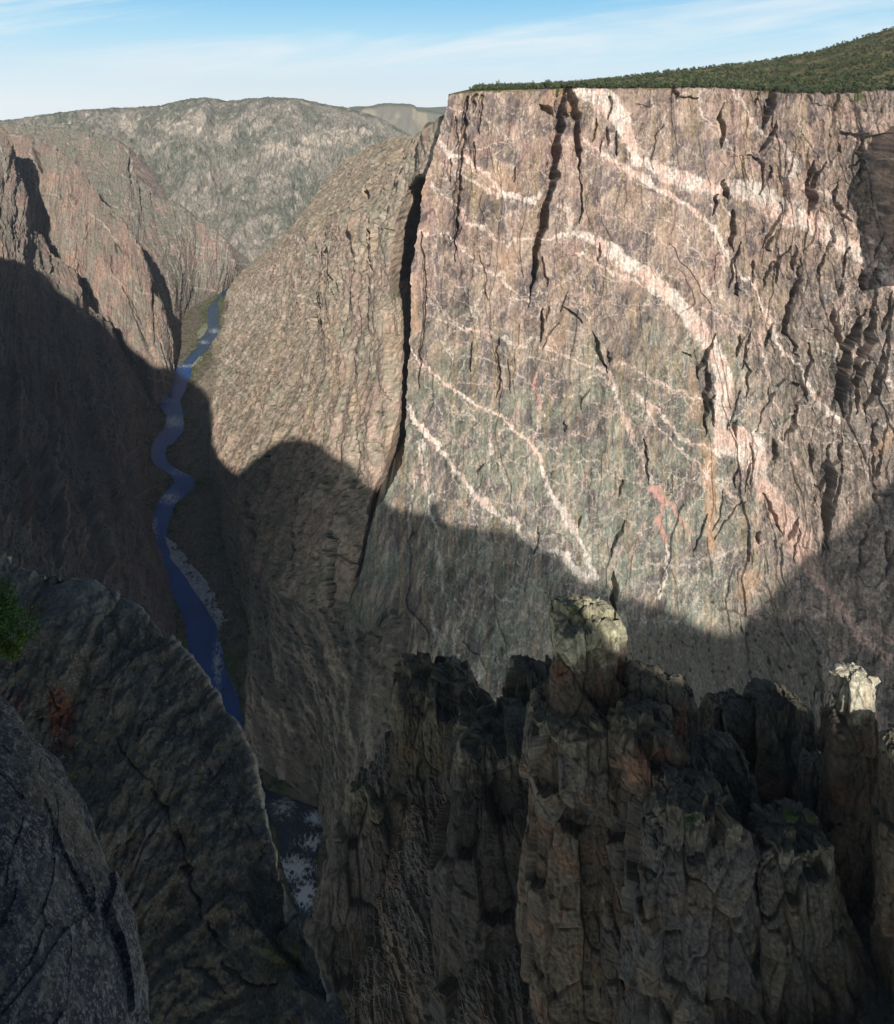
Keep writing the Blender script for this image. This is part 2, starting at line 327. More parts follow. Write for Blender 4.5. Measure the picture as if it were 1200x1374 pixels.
def build_cliff():
    nv, nu = 1000, 880
    pyr = np.linspace(118, 1040, nv); pr = np.interp(pyr, [p[1] for p in PROW], [p[0] for p in PROW])+2.6*vn(pyr/17, pyr*0, 6)+1.3*vn(pyr/5, pyr*0, 7)
    s = np.linspace(0, 1, nu); PX = pr[:, None]+(1300-pr[:, None])*s[None, :]
    rim = np.interp(PX, [p[0] for p in RIM], [p[1] for p in RIM])+3.2*np.abs(vn(PX/26, PX*0, 2))+2.2*vn(PX/9, PX*0, 3)+0.7*vn(PX/3, PX*0, 4)
    PY = rim+(pyr[:, None]-118)/(1040-118)*(1040-rim)
    Y = wall_Y(PX, PY); X = (PX-CX)/F*Y; Z = -(PY-HZ)/F*Y
    rough = 0.6+1.15*ss(930, 1090, PX)+0.2*ss(760, 600, PX)*ss(420, 250, PY)
    rel, r1, r2, r3, e2 = rock_relief(X, -Z, 1.0, 11, 1.0, .8)
    rel *= rough*ss(0, 0.03, s)[None, :]
    rel += 16*vn(X/150, Z/260, 31)+6*ss(0, 1, np.abs(vn(X/90, Z/400, 32)))
    g = groove_depth(PX, PY, 41, GROOVES)
    # a promontory at the right edge; its flank turned from the sun is dark
    rl = np.interp(PY, [150,160,168,186,205,240,285,325,340,352], [1262,1215,1189,1168,1157,1167,1174,1181,1196,1262])+1.5*vn(PX*0, PY/7, 43)
    rc = np.clip((PX-rl)*3.6, 0, 120)*ss(150, 165, PY)*ss(346, 326, PY)
    rel += rc-g
    # talus apron at the foot, and the cliff's broken lower buttresses on the left
    tal = np.clip(PY-(835+30*vn(PX/60, PX*0, 8)), 0, 400)*ss(800, 900, PX)*ss(1130, 1040, PX)
    rel += tal*.55
    low = ss(640, 860, PY)*ss(760, 600, PX)
    rel += low*22*ridged(PX/46+PY/260, PY/420, 3, 77)
    pm = ss(150, 165, PY)*ss(346, 326, PY); Yd = Y-rel; Zd = Z+rel*0.10-rc*.10; Xd = X-np.clip(PX-rl, 0, 33)*pm*Y/F*.92
    # ---- colour of the rock itself
    n1 = fbm(PX/70, PY/90, 4, 51); n2 = fbm(PX/22, PY/30, 4, 52); st = fbm(PX/3.2, PY/60, 3, 53); fn = fbm(PX/3, PY/3.5, 3, 54)
    dg = fbm((PX+PY*0.9)/9, (PX-PY)/60, 3, 58)
    base = np.zeros(PX.shape+(3,)); base[:] = srgb(150, 126, 111)
    base = lerp(base, srgb(118, 120, 104), ss(360, 540, PY+90*n1)*ss(1120, 950, PX+60*n2)*0.95)
    base = lerp(base, srgb(150, 117, 104), ss(-0.05, 0.5, fbm(PX/50, PY/80, 3, 55))*ss(480, 300, PY)*0.75)
    base = lerp(base, srgb(104, 93, 90), ss(0.02, 0.22, fbm(PX/40+PY/100+.5*n2, PY/60, 6, 56, .6))*0.8)
    base = lerp(base, srgb(176, 152, 128), ss(.1, .45, fbm((PX+.35*PY)/11, (PY-.3*PX)/48, 5, 74, .6))*.5)
    base = lerp(base, srgb(164, 138, 110), ss(0.15, 0.6, fbm(PX/26, PY/70, 3, 57))*ss(620, 200, PY)*0.65)
    base = lerp(base, srgb(150, 128, 92), ss(0.25, 0.7, fbm(PX/14, PY/110, 3, 59))*0.5)
    base = lerp(base, srgb(112, 106, 96), ss(980, 1100, PX)*ss(300, 480, PY+60*n1)*0.55)
    base = base*(1+0.16*(r1-.5)+0.20*(r2-.5)+0.22*(r3-.5)+0.22*st+0.26*fn+0.22*n2+0.22*dg)[..., None]
    base = lerp(base, srgb(88, 80, 76), np.exp(-e2/0.05)*0.12)
    # orange weathering streaks
    for pts, w, a in (([(950,600),(953,660),(955,735)], 16, .75), ([(775,118),(745,122),(735,140)], 18, .6), ([(1010,640),(1000,610)], 10, .6), ([(905,640),(900,650)],6,.3), ([(760,420),(745,470)],14,.35), ([(1000,800),(1010,780)],24,.5),([(690,250),(665,235)],30,.35),([(680,340),(676,365)],26,.45),([(770,150),(765,120)],12,.5),([(1190,580),(1180,600)],18,.5),([(925,500),(935,560)],16,.35),([(560,200),(568,260)],18,.4),([(555,380),(558,440)],12,.5)):
        d = polydist(PX+5*n2, PY, pts, w, 2.5); base = lerp(base, srgb(186, 142, 100), (1-ss(0.2, 1.6, d))*a)
    base = base*np.array([.93, .92, .90])
    # pegmatite dykes
    jx = PX+4.5*vn(PX/24, PY/24, 61)+2.8*vn(PX/8, PY/8, 62)+1.7*vn(PX/3.2, PY/3.2, 63); jy = PY+4.0*vn(PX/22, PY/22, 64)+2.6*vn(PX/7, PY/7, 65)+1.5*vn(PX/3.2, PY/3.2, 66)
    off_, _, _ = facet(PX/17+.3*n2, PY/36, 76); jx = jx+2.4*off_; jy = jy+3.2*off_          # the dykes are offset at the joints
    vm = np.zeros(PX.shape, np.float32); vw = np.zeros(PX.shape, np.float32); vw2 = vw.copy()
    for v in VEINS:
        w = [max(p[2], 1.5) for p in v]; d = polydist(jx, jy, v, w, 1.7)
        vm = np.maximum(vm, (1-ss(0.85, 1.15, d))*(0.6+0.4*min(1, max(w)/7)))
        if max(w) > 9: vw = np.maximum(vw, 1-ss(.5, 1.1, d))
        d2 = polydist(PX+9*n2+6*st, PY+10*n1, v, [q*1.5+5 for q in w], 2.2); vw2 = np.maximum(vw2, (1-ss(.3, 1.5, d2))*ss(-.1, .3, dg+.4*fn)*min(1, max(w)/9))
    vr = np.random.default_rng(5); thin = np.zeros(PX.shape, np.float32)
    for k in range(900):
        x, y = vr.uniform(560, 1290), vr.uniform(120, 880); a = vr.normal(0.62, 0.35) if vr.random() < .62 else vr.normal(1.75, 0.35)
        if vr.random() < .14: a = vr.normal(-0.25, .2)
        pts = []; n = int(vr.integers(4, 13)); w = vr.uniform(0.7, 1.6)*(1.6 if vr.random() < .1 else 1)
        for j in range(n):
            pts.append((x, y)); a += vr.normal(0, .28); st_ = vr.uniform(6, 16); x += st_*math.cos(a); y += st_*math.sin(a)
        d = polydist(jx, jy, pts, w, 2.2); thin = np.maximum(thin, (1-ss(0.6, 1.4, d))*vr.uniform(.3, .8))
    web = np.abs(fbm(PX/26+PY/60, PY/22, 4, 67)); thin = np.maximum(thin, (1-ss(0.0, 0.05, web))*0.36*ss(-0.25, 0.2, n1))
    web = np.abs(fbm(PX/17, PY/30+PX/50, 4, 68)); thin = np.maximum(thin, (1-ss(0.0, 0.045, web))*0.36*ss(0.25, -0.2, n1))
    web = np.abs(fbm((PX-.8*PY)/12, (PX+PY)/70, 4, 75)); thin = np.maximum(thin, (1-ss(0.0, 0.05, web))*0.22*ss(.0, .3, n2))
    vc = np.zeros_like(base); vc[:] = srgb(208, 189, 171)
    vc = lerp(vc, srgb(196, 160, 140), ss(-.25, .4, n2)*0.95); vc = lerp(vc, srgb(172, 163, 150), ss(600, 760, PY)*0.8)
    vc = lerp(vc, srgb(186, 146, 124), ss(600, 690, PY)*ss(960, 1030, PX)*0.8)
    vc = vc*(1+0.3*fn+0.3*st+0.16*dg+.25*(r3-.5)+.2*n2)[..., None]
    base = lerp(base, vc, thin*0.85)
    vm = np.maximum(vm, .22*vw2)*np.clip(.82+.5*fbm(PX/5, PY/7, 3, 69)+.3*n2+.35*vw, .15, 1)*(1-(.5-.3*vw)*ss(.45, .75, np.abs(st)+.35*np.abs(fn)))
    base = lerp(base, vc, np.clip(vm, 0, 1))
    for v in REDV:
        d = polydist(jx, jy, v, [p[2]+1 for p in v], 1.7); base = lerp(base, srgb(186, 132, 116), (1-ss(.6, 1.3, d))*.9)
    for v in PALEV:
        d = polydist(jx, jy, v, [p[2]+1 for p in v], 1.7); base = lerp(base, srgb(205, 190, 172), (1-ss(.6, 1.3, d))*.8)
    # scrub on ledges and the talus
    veg = ss(0.3, 0.5, fbm(PX/7, PY/7, 3, 71))*np.clip(ss(1120, 1190, PX)*ss(320, 350, PY)*ss(380, 350, PY)+ss(1110, 1150, PX)*ss(140, 200, PY)*.45*ss(330, 240, PY)+.25*ss(1040, 1090, PX)*ss(180,120,PY), 0, 1)
    base = lerp(base, srgb(86, 90, 58), veg)
    tm = ss(0, 14, tal); base = lerp(base, srgb(116, 108, 92)*(1+.35*fn)[..., None], tm*.8)
    spk = facet(PX/9, PY/7, 72)[2]; base = lerp(base, srgb(48, 54, 34), tm*(r01(h2(np.floor(PX/9).astype(int), np.floor(PY/7).astype(int), 73)) > .62)*ss(.35, .6, spk))
    base = np.clip(desat(base, .8)*ROCK*.92, 0.008, 0.75)
    # wrap round the prow and over the rim
    k = 26; back = np.linspace(1, 0, k)**1.5*260
    Xl = np.repeat(Xd[:, :1], k, 1)+back[None]*0.02; Yl = Yd[:, :1]+back[None]; Zl = np.repeat(Zd[:, :1], k, 1)
    Xa = np.concatenate([Xl[:, :-1], Xd], 1); Ya = np.concatenate([Yl[:, :-1], Yd], 1); Za = np.concatenate([Zl[:, :-1], Zd], 1)
    C = np.concatenate([np.repeat(base[:, :1], k-1, 1), base], 1)
    tb = np.array([70, 40, 20, 8, 3])[:, None]
    Xt = np.repeat(Xa[:1], 5, 0); Yt = Ya[:1]+tb; Zt = Za[:1]+0.6+0.02*tb
    Xa = np.concatenate([Xt, Xa]); Ya = np.concatenate([Yt, Ya]); Za = np.concatenate([Zt, Za]); C = np.concatenate([np.repeat(C[:1], 5, 0), C])
    o = sheet('cliff', Xa, Ya, Za, C, M_CLIFF)
    tag(o, 'tall sheer grey brown cliff face streaked with pale pink veins', 'cliff', 'structure')
    return np.interp(np.linspace(602, 1300, 300), PX[0], Yd[0])
ROCK = 1.08
RIMY = build_cliff()
# ------------------------------------------------------------------ canyon walls built as lofts between real contour lines
def canyon_sheet(name, rails, ts, nu, nv, seed, A, palette, label, cat, mat=None, veg=0.0, vegcol=(92, 96, 62), grooves=None, flip=False, extra=None, ribs=1.0, fac=1.0, veins=0, vsd=1, streak=1.0, kind='structure', soft=1.0, shear=0.0, ledge=0.0):
    P = loft(rails, ts, nu, nv); P = blur2(P, 4) if min(nu, nv) > 60 else P
    N = normals(blur2(P, 6)); u, v = arclen(P)
    if np.mean(N[..., 1]) > 0: N = -N
    u = u-u[:, -1:]*0.0; uu = np.repeat(u.mean(0)[None], nv, 0); vv = v
    uu = uu+shear*vv; rel, r1, r2, r3, e2 = rock_relief(uu*fac, vv*fac, A/fac, seed, ribs, soft)
    rel += A*14*vn(uu/170, vv/240, seed+8)+(1-soft)*A*(9*fbm(uu/40, vv/60, 4, seed+70)+7*ridged(uu/75, vv/260, 3, seed+71))
    if ledge: rel += ledge*(20*ridged(uu/62+.3*vn(vv/90, uu/90, seed+75), vv/420, 4, seed+72)+5*facet(uu/58+.4*vn(vv/30, uu/30, seed+76), vv/26+.3*vn(uu/30, vv/40, seed+77), seed+73)[0]+1.0*facet(uu/19, vv/11, seed+74)[0]+4.5*fbm(uu/18, vv/24, 5, seed+78, .55))
    PX, PY = proj(P[..., 0], P[..., 1], P[..., 2])
    if grooves: rel -= groove_depth(PX, PY, seed+20, grooves)
    edge = np.minimum(np.minimum(np.arange(nu), np.arange(nu)[::-1])/8.0, 1)
    Q = P+N*(rel*edge[None])[..., None]
    if extra is not None: Q = extra(Q, PX, PY, rel)
    n1 = fbm(uu*fac/120, vv*fac/160, 4, seed+31); n2 = fbm(uu*fac/30, vv*fac/44, 4, seed+32); st = fbm(uu*fac/5, vv*fac/90, 3, seed+33); fn = fbm(uu*fac/4.5, vv*fac/5.5, 3, seed+34)
    c = np.zeros(PX.shape+(3,)); c[:] = srgb(*palette[0])
    c = lerp(c, srgb(*palette[1]), ss(-.25, .4, n1)); c = lerp(c, srgb(*palette[2]), ss(0.0, .5, n2)*.8)
    if len(palette) > 3: c = lerp(c, srgb(*palette[3]), ss(.1, .55, fbm(uu*fac/60, vv*fac/90, 3, seed+35))*.8)
    c = c*(1+.2*soft*(r1-.5)+.25*soft*(r2-.5)+.25*(r3-.5)*(.3+.7*soft)+.24*st*streak+.28*fn+.16*n2)[..., None]
    if veins:
        vr = np.random.default_rng(vsd); th = np.zeros(PX.shape, np.float32)
        jx = PX+3*vn(PX/12, PY/12, seed+40)+1.2*vn(PX/4, PY/4, seed+41); jy = PY+2*vn(PX/10, PY/10, seed+42)
        x0, x1, y0, y1 = PX.min(), PX.max(), PY.min(), PY.max()
        for k in range(veins):
            i, j = int(vr.integers(0, nv)), int(vr.integers(0, nu)); x, y = PX[i, j], PY[i, j]; a = vr.normal(.95, .4); w = vr.uniform(.8, 2.6); pts = []
            for q in range(int(vr.integers(4, 11))):
                pts.append((x, y)); a += vr.normal(0, .3); sl_ = vr.uniform(5, 14); x += sl_*math.cos(a); y += sl_*math.sin(a)
            th = np.maximum(th, (1-ss(.5, 1.5, polydist(jx, jy, pts, w, 2)))*vr.uniform(.3, .8))
        c = lerp(c, srgb(200, 182, 160), th*.8)
    if veg:
        Nq = normals(Q); up = np.abs(Nq[..., 2])
        vg = ss(.35, .75, up+.22*n2+.5*fbm(uu/11, vv/11, 3, seed+50))
        c = lerp(c, srgb(*vegcol)*(1+.4*fn)[..., None], np.clip(vg*veg, 0, 1))
        dots = facet(uu/7, vv/7, seed+51); c = lerp(c, srgb(54, 62, 40), (ss(.3, .55, dots[2])*(dots[1] > 1-.45*veg))*np.clip(vg*1.2+.15, 0, .9))
    c = np.clip(desat(c)*ROCK, .008, .7)
    o = sheet(name, Q[..., 0], Q[..., 1], Q[..., 2], c, mat or M_CLIFF, flip=flip)
    tag(o, label, cat, kind)
    return Q
# river banks (pixels at river level)
RB = [(312.5,380),(311,385),(303,396),(294.6,399.7),(291,404.5),(292.7,417),(292.3,432),(294,445),(281.3,466),(272,473.5),(266,483),(257,490.6),(255,504),(247.3,524.6),(240.7,538),(243.5,549),(246.4,568),(245.4,579.5),(232,594.6),(222.7,600),(221,612),(226,622),(240,632),(259,640),(260,655),(235,675),(225,705),(221,725),(240,760),(265,800),(290,840),(297,870),(303,900),(318,930),(323,960),(327,1000),(338,1036),(358,1060),(398,1074),(432,1086),(436,1102),(429,1132),(424,1155),(425,1190),(432,1240),(455,1320),(520,1420)]
LB = [(305,381),(298.4,392),(289,404.5),(280,412),(279,421),(280.4,428),(278.5,440),(270,452.7),(266,466),(256.8,473.5),(247,486.8),(233,494.4),(230,515),(227,530),(212,541.7),(224.6,557),(223,572),(213,585),(205.7,594.6),(202.8,612),(210,625),(227,635),(237,645),(215,670),(207,690),(202,740),(215,780),(240,810),(252,850),(255,885),(268,912),(280,935),(286,960),(288,1000),(294,1036),(308,1064),(340,1086),(372,1112),(378,1155),(388,1190),(398,1240),(415,1320),(470,1420)]
RZ = -690.0
def onriver(px, py, dz=0.0):
    Y = -RZ*F/(py-HZ); return np.array([(px-CX)/F*Y, Y, RZ+dz])
# --- right canyon wall beyond the prow
cr = [W(640,150,1120), W(600,172,1130), W(575,182,1170), W(552,186,1380), W(525,193,1700), W(505,198,2000), W(478,210,2250), W(450,233,2400), W(425,272,2550), W(395,310,2700), W(360,342,2850), W(325,366,3050), W(309,382,3200)]
back = [p+np.array([60, 160, -130]) for p in cr]
upr = [W(640,300,1110), W(570,290,1110), W(530,290,1170), W(500,290,1240), W(460,300,1400), W(420,310,1650), W(390,325,2000), W(360,345,2500), W(330,368,2950), W(310,384,3180)]
mid = [W(640,450,1110), W(545,450,1065), W(500,450,1100), W(450,450,1230), W(400,440,1500), W(360,430,1900), W(330,420,2300), W(312,400,2800), W(310,386,3160)]
low = [W(620,640,1010), W(530,640,1022), W(490,640,1045), W(440,640,1110), W(380,620,1230), W(330,600,1400), W(305,570,1600), W(300,520,1900), W(303,460,2350), W(310,388,3120)]
lo2 = [W(560,820,962), W(480,820,985), W(440,820,1000), W(395,810,1030), W(362,790,1080), W(336,750,1180), W(306,690,1310), W(295,620,1510), W(290,540,1850), W(298,460,2330), W(311,388,3130)]
foot = [onriver(470,1330,-8), onriver(444,1180,-8), onriver(446,1086,-8), onriver(405,1066,-8), onriver(356,1040,-8), onriver(345,1000,-8), onriver(340,900,-8), onriver(342,840,-8), onriver(328,770,-8), onriver(298,700,-8), onriver(284,645,-8), onriver(262,590,-8), onriver(262,530,-8), onriver(275,490,-8), onriver(298,450,-8), onriver(302,410,-8), onriver(312,384,-8)]
def slot(Q, PX, PY, rel):
    b = np.interp(PY, [200,236,246,258,275,310,350,392,396,402,430,500,560,600,640,680,740,800], [620,566,556,546,539,532,526,522,530,536,541,541,538,530,516,499,488,478])+1.6*vn(PY/9, PX/60, 5)
    d = np.clip(PX-b, 0, 40)*np.where((PY > 236) & (PY < 830), 1, 0)*ss(235, 255, PY)
    Q[..., 1] += d*5.0
    return Q
BG = [([(499,254),(497,268),(495,280)], [2,5,3], 18), ([(499,300),(500,315),(498,340),(499,370)], [3,4,3,3], 14), ([(509,300),(508,320)], 3, 8),
      ([(350,660),(345,690),(355,730)], 6, 12), ([(415,640),(400,700),(395,760)], 6, 14), ([(455,690),(450,760),(445,820)], 6, 14), ([(372,600),(366,660)],5,12), ([(420,400),(416,460)],3,8), ([(453,360),(455,410)],3,8), ([(520,640),(505,690)],3,10)]
canyon_sheet('canyon_wall', [back, cr, upr, mid, low, lo2, foot], [0, .1, .28, .46, .66, .82, 1], 620, 800, 101, 0.85, [(164,141,119), (172,142,120), (148,134,112), (184,151,119)],
    'brown and tan canyon wall on the right bank beyond the sheer cliff', 'canyon wall', veg=.65, vegcol=(122,117,86), grooves=BG, extra=slot, veins=150, vsd=3, ribs=.3, streak=.55, soft=.3, shear=.12, ledge=.42)
# --- left canyon wall: nearest buttress, in shade below
def yl(px, y0, x1, y1): return y0+(y1-y0)*np.clip(px/x1, -.5, 1)
c1 = [W(x, y, yl(x, 2150, 206, 1874)) for x, y in ((-300,140),(-120,158),(-40,163),(0,168),(10,176),(17,185),(20,200),(25,214),(28,230),(37,240),(42,259),(47,280),(52,297),(59,303),(62,323),(74,337),(94,351),(104,360),(113,382),(122,411),(137,418),(147,431),(156,448),(167,474),(176,492),(196,520))]+[onriver(206,545,-6)]
b1 = [p+np.array([-50, 130, -190]) for p in c1]
m1 = [W(-300,330,1750), W(-100,400,1620), W(0,500,1540), W(80,550,1480), W(140,610,1400), W(185,640,1390), onriver(200,628,-6)]
f1 = [W(-300,560,960), W(-100,640,900), W(0,745,870), W(90,810,860), W(170,860,880), W(230,905,900), onriver(268,925,-6)]
LG = [([(20,480),(25,560),(30,640),(40,700)], [8,10,10,8], 22), ([(70,500),(75,570),(85,650)], 8, 16), ([(120,500),(128,570),(150,640),(160,700)], 8, 16), ([(15,350),(10,370)], 6, 10), ([(150,480),(175,560)], 6, 12), ([(22,300),(23,335)],2.5,8), ([(66,340),(68,360)],3,8), ([(60,600),(80,680),(90,750)],9,18),([(115,660),(135,720),(150,770)],9,18)]
canyon_sheet('canyon_wall', [b1, c1, m1, f1], [0, .12, .6, 1], 420, 620, 131, 0.95, [(134,117,103), (142,112,99), (118,110,94), (158,124,104)],
    'nearest buttress of the left canyon wall, its lower part in deep shade', 'canyon wall', veg=.35, vegcol=(112,106,86), grooves=LG, veins=40, vsd=4, soft=.5, ribs=1.3, ledge=.4)
# --- second buttress on the left
c2 = [W(x, y, yl(x, 2480, 233, 2162)) for x, y in ((-60,172),(0,182),(19,183),(33,184),(52,189),(77,199),(98,215),(112,227),(122,245),(140,269),(152,285),(164,295),(177,314),(190,334),(199,353),(200,370),(197,390),(204,394),(214,407),(221,427),(226,444),(230,474))]+[onriver(233,492,-6)]
b2 = [p+np.array([0, 120, -150]) for p in c2]
f2 = [W(-80,260,2260), W(0,270,2210), W(50,350,2130), W(110,450,2040), W(170,530,1970), W(196,545,1945), onriver(208,546,-6), onriver(226,530,-6), onriver(232,500,-6)]
SG = [([(46,200),(52,215),(57,232)], [3,9,4], 24), ([(156,328),(163,338),(172,348)], [3,7,4], 18), ([(150,345),(151,368)], 3.5, 12), ([(166,384),(176,410),(190,445),(203,475),(211,500)], [4,5,5,5,4], 18), ([(184,355),(190,395)], 3, 10), ([(209,450),(218,475),(223,500)], [3,4,4], 14), ([(80,262),(84,270)], 3, 8), ([(98,262),(104,272)], 3, 8), ([(148,285),(156,298)],3,8), ([(102,355),(113,380),(122,410)],6,14), ([(145,425),(160,455),(170,480)],5,14), ([(120,300),(118,330)],3,8)]
canyon_sheet('canyon_spur', [b2, c2, f2], [0, .14, 1], 380, 420, 151, 0.75, [(142,124,108), (150,119,104), (126,118,100), (170,132,108)],
    'second buttress of the left canyon wall, sunlit above the river', 'canyon spur', veg=.4, vegcol=(116,112,90), grooves=SG, veins=40, vsd=5, soft=.8, ledge=.22)
# --- third spur, low reddish nose at the river bend
c3 = [W(-120,158,2900), W(0,166,2900), W(60,170,2910), W(110,176,2920), W(131,180,2930), W(158,191,2930), W(171,200,2930), W(178,220,2930), W(186,243,2930), W(199,253,2935), W(202,265,2940), W(233,272,2960), W(252,283,2980), W(281,304,3010), W(300,321,3040), W(313,347,3080), W(318,372,3140)]
b3 = [p+np.array([40, 200, -120]) for p in c3]
m3 = [W(-120,200,2780), W(0,205,2760), W(70,222,2730), W(115,262,2650), W(150,300,2590), W(185,345,2570), W(230,370,2670), W(262,390,2860), W(290,392,2960), onriver(316,378,-6)]
f3 = [W(-120,215,2600), W(0,215,2560), W(60,222,2530), W(98,232,2480), W(140,285,2400), W(182,340,2370), W(205,400,2390), W(228,440,2440), W(250,425,2700), W(280,400,2960), onriver(312,384,-6)]
TG = [([(171,205),(176,232),(176,245)],[3,5,3],16), ([(60,200),(75,235),(95,265)],4,10), ([(240,340),(244,380)],3,8), ([(262,320),(268,370)],3,8), ([(290,340),(292,380)],3,8)]
canyon_sheet('canyon_spur', [b3, c3, m3, f3], [0, .14, .75, 1], 420, 380, 171, 0.7, [(140,124,110), (158,126,112), (128,124,104)],
    'low reddish rock spur at the far bend of the river', 'canyon spur', veg=.75, vegcol=(114,114,94), grooves=TG, veins=40, vsd=6, soft=.8, ledge=.25)
# ------------------------------------------------------------------ far hill, mesa, distant plain
def build_hill():
    nu, nv = 800, 520
    SKY = [(-80,168),(0,161),(30,159),(75,151),(115,147),(165,144),(210,142),(250,133),(275,130),(305,135),(340,131.5),(360,130),(400,131.5),(430,138),(470,145),(510,158),(560,185),(640,230)]
    FT = [(-80,260),(0,260),(100,300),(200,380),(300,402),(360,400),(450,380),(640,330)]
    px = np.linspace(-80, 640, nu)[None]; t = np.linspace(0, 1, nv)[:, None]
    sky = np.interp(px, *zip(*SKY)); ft = np.interp(px, *zip(*FT))
    Yb = 3180+np.abs(px-320)*1.6; Yt = 5200-(px-300)*0.4
    Y = Yb+(Yt-Yb)*t; zb = -(ft-HZ)/F*Yb; zt = -(sky-HZ)/F*Yt
    g = t**0.85; Z = zb+(zt-zb)*g; X = (px-CX)/F*Y
    wx = X+0.35*Z; rd = ridged((wx+60*vn(X/300, Y/300, 201))/330, (Y+60*vn(X/200, Y/300, 207))/900, 5, 202)
    amp = np.sin(np.pi*np.clip(t, 0.0, 1))**.6
    Z = Z+amp*(105*(rd-.45)+34*ridged(X/120, Y/260, 4, 203)-15)+14*fbm(X/40, Y/60, 5, 204)*(.3+amp)+3.0*fbm(X/14, X*0, 3, 206)*ss(.9, 1, t)
    P = np.stack([X+0*Y, Y+0*X, Z], -1); N = normals(P); up = np.abs(N[..., 2])
    n1 = fbm(X/260, Y/400, 4, 211); n2 = fbm(X/60, Y/90, 4, 212); fn = fbm(X/16, Y/26, 3, 213)
    c = np.zeros(P.shape); c[:] = srgb(126, 122, 108)
    c = lerp(c, srgb(104, 108, 92), ss(-.2, .35, n1)); c = lerp(c, srgb(146, 134, 116), ss(.1, .6, n2+.4*(rd-.5))*.6)
    PXa, PYa = proj(*[P[..., i] for i in range(3)])
    for (x, y, w, h) in ((455,183,44,12),(430,188,30,10),(262,160,18,22),(365,200,26,10),(405,205,22,12),(350,165,16,10),(300,180,14,18),(230,170,16,14),(170,165,16,16),(480,178,20,8)):
        m = np.exp(-(((PXa-x)/w)**2+((PYa-y)/h)**2)); c = lerp(c, srgb(172, 158, 136), ss(.25, .8, m+.6*n2*m)*.6)
    dots = facet(X/7.5+Y/60, Y/15, 214); tree = ss(.2, .42, dots[2])*(dots[1] > .45-.35*n1-.3*n2)
    lines = ss(.06, .0, np.abs(fbm((X+.55*Y)/150, (Y-.5*X)/420, 4, 216)))*ss(-.1, .3, n2); c = lerp(c, srgb(178, 164, 144), lines*.55)
    c = lerp(c, srgb(72, 80, 62), tree*.7); c = lerp(c, srgb(76, 86, 60), ss(.955, .99, t)*ss(-.4, .2, n2)*.9)
    c = lerp(c, srgb(58, 84, 62), ss(.15, .4, n1+.5*n2)*ss(120, 60, PXa)*.6)
    c = desat(c*(1+.3*fn+.16*n2)[..., None], .6)*np.array([1.16, 1.1, 1.06])
    k = 12; bk = np.linspace(0, 1, k)[1:, None]; Xb = np.repeat(P[-1:, :, 0], k-1, 0)*(1+.3*bk); Yb2 = P[-1:, :, 1]+1500*bk; Zb = P[-1:, :, 2]-380*bk
    P = np.concatenate([P, np.stack([Xb, Yb2, Zb], -1)]); c = np.concatenate([c, np.repeat(c[-1:], k-1, 0)])
    o = sheet('hill', P[..., 0], P[..., 1], P[..., 2], np.clip(c*ROCK, .01, .6), M_FAR, flip=True)
    tag(o, 'wide scrub covered grey green hill closing the canyon', 'hill', 'structure')
    # mesa behind it
    px = np.linspace(330, 720, 260)[None]; t = np.linspace(0, 1, 130)[:, None]
    sky = np.interp(px, [330,440,470,500,515,550,557,560,600,640,720], [170,160,146,141,138,139,141,146,151,153,155]); Y = 7600+900*t+0*px; ft = 250
    py = ft+(sky-ft)*t**.8; X = (px-CX)/F*Y; Z = -(py-HZ)/F*Y+np.sin(np.pi*t)*70*(ridged(X/420, Y/1400, 4, 221)-.5)+4*fbm(X/60, Y/300, 2, 222)
    n2 = fbm(X/180, Y/300, 4, 223); c = np.zeros(X.shape+(3,)); c[:] = srgb(122, 118, 106); c = lerp(c, srgb(164, 150, 128), ss(.0, .4, n2)*.7*ss(.5, .9, t+0*px)); c = lerp(c, srgb(78, 86, 66), ss(.93, .98, t+0*px)*.8)
    Pb = np.stack([X, Y, Z], -1); Pb = np.concatenate([Pb, Pb[-1:]+np.array([0, 900, -60.]), Pb[-1:]+np.array([0, 1800, -500.])]); c = np.concatenate([c, c[-1:], c[-1:]])
    o = sheet('mesa', Pb[..., 0], Pb[..., 1], Pb[..., 2], np.clip(c*ROCK, .01, .6), M_FAR, flip=True, reg=False)
    tag(o, 'distant flat topped mesa beyond the scrubby hill', 'mesa', 'structure')
    xs = np.linspace(-.26, .2, 160)[None]; ys = np.linspace(9300, 11000, 40)[:, None]
    Y = ys+0*xs; X = xs*ys; Z = (-300+ss(.0, .8, (ys-9300)/1700)*270+25*vn(X/500, Y/900, 231))-500*ss(-.11, -.2, xs)
    c = np.zeros(X.shape+(3,)); c[:] = srgb(120, 122, 104)
    o = sheet('plain', X, Y, Z, c*ROCK, M_FAR, flip=True, reg=False); tag(o, 'hazy blue plain on the far horizon', 'plain', 'structure')
build_hill()
